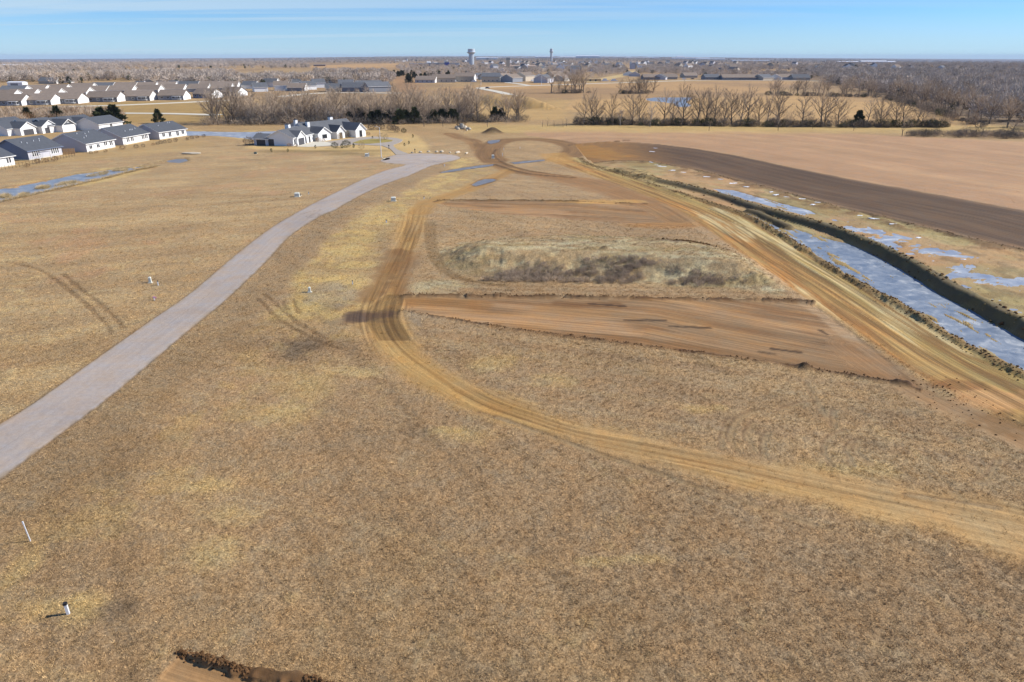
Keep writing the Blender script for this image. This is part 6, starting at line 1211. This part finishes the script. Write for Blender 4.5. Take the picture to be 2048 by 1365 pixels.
post(617.5, 388.5, .7, .25, 'small white stub right of the transformer left of the road'); post(848, 398, .7, .25, 'small white stub at the start of the dirt track'); post(860, 399, .5, .2, 'lower white stub beside the one at the start of the dirt track', body=mat('tan_post', (.5, .42, .3), .7, .1, 3)); post(309, 601, .75, .14, 'small post with pink tape between pedestal and road', cap=PINK, tag2=PINK)
post(61, 1083, 1.62, .055, 'tall thin white stake leaning slightly at the lower left', cap=METAL, lean=-.05, gr=None); post(1005, 312.5, 1.3, .12, 'thin white stake inside the dirt loop, nearest the track', cap=METAL); post(1007.5, 301, 1.1, .12, 'thin white stake inside the dirt loop, upper left', cap=METAL); post(1040, 298, .9, .12, 'thin white stake inside the dirt loop, upper right', cap=METAL); post(889, 333, .8, .25, 'small white stub below the cul-de-sac', cap=METAL)
# street lamp
x, y = P(763, 316); o = empty('street_lamp', (x, y, 0), R(170)); tag(o, 'tall slim white street lamp at the mouth of the cul-de-sac', 'street lamp'); b = MB(); b.tube((0, 0, 0), (0, 0, 9.4), .12, .07, 8); kid(o, link('pole', b.mesh('pole', METAL)))
b = MB(); b.tube((0, 0, 9.2), (.9, 0, 9.6), .04, .04, 6); kid(o, link('arm', b.mesh('arm', METAL))); b = MB(); b.box(.8, 1.5, -.15, .15, 9.52, 9.66); kid(o, link('lamp_head', b.mesh('lamp_head', GALV))); b = MB(); b.box(-.25, .25, -.25, .25, -.1, .12); kid(o, link('base', b.mesh('base', CONC)))
for px, py, lb in ((778, 298.5, 'dark post mailbox beside the driveway'), (830, 306.5, 'black mailbox among the boulders by the cul-de-sac')):
    x, y = P(px, py); o = empty('mailbox', (x, y, 0), .4); tag(o, lb, 'mailbox'); b = MB(); b.box(-.08, .08, -.08, .08, -.1, 1.1); kid(o, link('post', b.mesh('post', BLACK))); b = MB(); b.box(-.15, .15, -.35, .35, 1.1, 1.35); b.lathe([(.15, 1.35), (.1, 1.42)], 8); kid(o, link('box', b.mesh('box', BLACK)))
# light poles, vehicles in the distance
for px, py in ((962, 171), (1083, 171), (1050, 140), (893, 150), (900, 140), (745, 160)):
    x, y = P(px, py); zz = float(coarse(np.array([x]), np.array([y]))[0]); o = empty('light_pole', (x, y, zz)); tag(o, 'thin pale light pole near the distant houses, %d%% across the picture' % round(px / 20.48), 'light pole', 'distant light poles'); b = MB(); b.tube((0, 0, 0), (0, 0, 10), .2, .12, 6); kid(o, link('pole', b.mesh('pole', METAL))); b = MB(); b.box(-1.2, 0, -.2, .2, 9.9, 10.1); kid(o, link('lamp_head', b.mesh('lamp_head', GALV)))
def vehicle(px, py, rz, m_, L, h_, label, box=False):
    x, y = P(px, py); zz = float(coarse(np.array([x]), np.array([y]))[0]) + .2; o = empty('parked_van' if box else 'parked_car', (x, y, zz), rz); tag(o, label, 'van' if box else 'car')
    b = MB(); b.box(-L / 2, L / 2, -.95, .95, .35, h_ * .6 if not box else h_ * .4)
    top = [(-L * .35, -.85), (L * .25, -.85), (L * .25, .85), (-L * .35, .85)]; z0, z1 = (h_ * .6, h_) if not box else (h_ * .4, h_); k_ = len(b.v); b.v += [(x_, y_, z0) for x_, y_ in top] + [(x_ * .8, y_ * .88, z1) for x_, y_ in top]
    for q in ((4, 5, 6, 7), (0, 1, 5, 4), (1, 2, 6, 5), (2, 3, 7, 6), (3, 0, 4, 7)): b.f.append(tuple(k_ + j for j in q)); b.m.append(0)
    kid(o, link('body', b.mesh('body', m_)))
    for sx in (-.32, .32):
        for sy in (-.9, .9): b = MB(); b.tube((sx * L, sy - .1, .35), (sx * L, sy + .1, .35), .35, .35, 10); kid(o, link('wheel', b.mesh('wheel', BLACK)))
vehicle(910, 164.6, R(8), CAR_W, 6, 2.4, 'white van parked before the second house below the water towers', True); vehicle(948, 165, R(0), CAR_W, 7, 2.6, 'white van parked right of the third house below the water towers', True); vehicle(1066, 164, R(20), CAR_W, 6.5, 2.5, 'white van in the driveway between the street houses', True)
vehicle(975, 178.2, R(-20), CAR_D, 5, 1.6, 'dark car on the pale street at its bend'); vehicle(1210, 163.5, R(4), CAR_W, 9, 3.4, 'long white trailer left of the second meadow clump', True); vehicle(1228, 163.5, R(4), CAR_W, 9, 3.2, 'long white trailer above the second meadow clump', True); vehicle(1368, 160, R(4), CAR_W, 6, 2, 'white pickup truck at the row right of the sandy lane'); vehicle(1385, 159.5, R(4), CAR_D, 5, 1.7, 'dark car right of the white pickup truck')
# piles of sand by the building site
x, y = P(1165, 163); m_ = MB(); m_.lathe([(9, -.3), (6, 2.2), (2.5, 4.2), (.6, 4.8)], 14); m_.v = [(a_ * rnd.uniform(.85, 1.15), b_ * rnd.uniform(.85, 1.15), c_) for a_, b_, c_ in m_.v]; o = link('sand_pile', m_.mesh('sand_pile', mat('sand', A(206, 172, 108), .95, .1, .5))); o.location = (x, y, 0); tag(o, 'yellow sand pile beside the unfinished timber house', 'sand pile')

# town: small distant houses between the trees
DH = []
for i in range(6):
    b = MB(); L, D, h, r_ = (16, 11, 3.5, 3.0) if i % 2 else (12, 10, 6.0, 3.0)
    for q in ([(-L / 2, -D / 2), (L / 2, -D / 2)], [(L / 2, -D / 2), (L / 2, D / 2)], [(L / 2, D / 2), (-L / 2, D / 2)], [(-L / 2, D / 2), (-L / 2, -D / 2)]): b.quad((*q[0], 0), (*q[1], 0), (*q[1], h), (*q[0], h), 0)
    b.tri((L / 2, -D / 2, h), (L / 2, D / 2, h), (L / 2, 0, h + r_), 0); b.tri((-L / 2, D / 2, h), (-L / 2, -D / 2, h), (-L / 2, 0, h + r_), 0); b.quad((-L / 2, -D / 2, h), (L / 2, -D / 2, h), (L / 2, 0, h + r_), (-L / 2, 0, h + r_), 1); b.quad((L / 2, D / 2, h), (-L / 2, D / 2, h), (-L / 2, 0, h + r_), (L / 2, 0, h + r_), 1)
    for u in (-.3, .1, .3): b.box(u * L - .6, u * L + .6, -D / 2 - .05, -D / 2 + .02, 1, 2.3, 2)
    DH.append(b.mesh('distant_house', [[WHITE, CREAM, BEIGE, WHITE, LAV, WHITE][i], [SHING2, SHING3, SHING2][i % 3], GLASS]))
n = 0
for poly, cnt, lab in (([(960, 150), (1130, 150), (1260, 143), (1480, 150), (1480, 127), (960, 127)], 130, 'small distant house half hidden by trees in the town right of the water towers'), ([(280, 175), (480, 174), (680, 171), (660, 164), (480, 166), (290, 169)], 26, 'small pale house deep among the bare trees at the left'), ([(1500, 140), (1900, 150), (1900, 134), (1500, 130)], 16, 'small house roof showing among the far right trees'), ([(780, 128), (960, 130), (960, 124), (780, 123)], 14, 'tiny pale house far beyond the school buildings')):
    for x, y, z in fill(poly, cnt):
        o = link('distant_house', DH[n % 6]); n += 1; o.location = (x, y, z); o.rotation_euler = (0, 0, rnd.choice((0, 1.57, .6, 2.2)) + rnd.uniform(-.15, .15)); s = .8 if 'pale house deep' in lab else 1.3; o.scale = (s, s, s * (.85 if 'pale house deep' in lab else 1.25)); tag(o, lab, 'house', 'tiny houses: ' + lab.split(' in the ')[-1][:40])

# ------------------------------------------------------------------ air
hz = MB(); hz.box(-19000, 19000, -900, 26000, -90, 68); hm = bpy.data.materials.new('haze_air'); hm.use_nodes = True; t = hm.node_tree; t.nodes.clear(); ho = t.nodes.new('ShaderNodeOutputMaterial'); pv = t.nodes.new('ShaderNodeVolumePrincipled')
pv.inputs['Color'].default_value = (0.62, 0.74, 0.95, 1); pv.inputs['Density'].default_value = 0.000035; pv.inputs['Anisotropy'].default_value = 0.0; t.links.new(pv.outputs[0], ho.inputs['Volume'])
o = link('haze', hz.mesh('haze', hm)); tag(o, 'pale blue haze over the whole plain', 'haze', None, 'stuff')
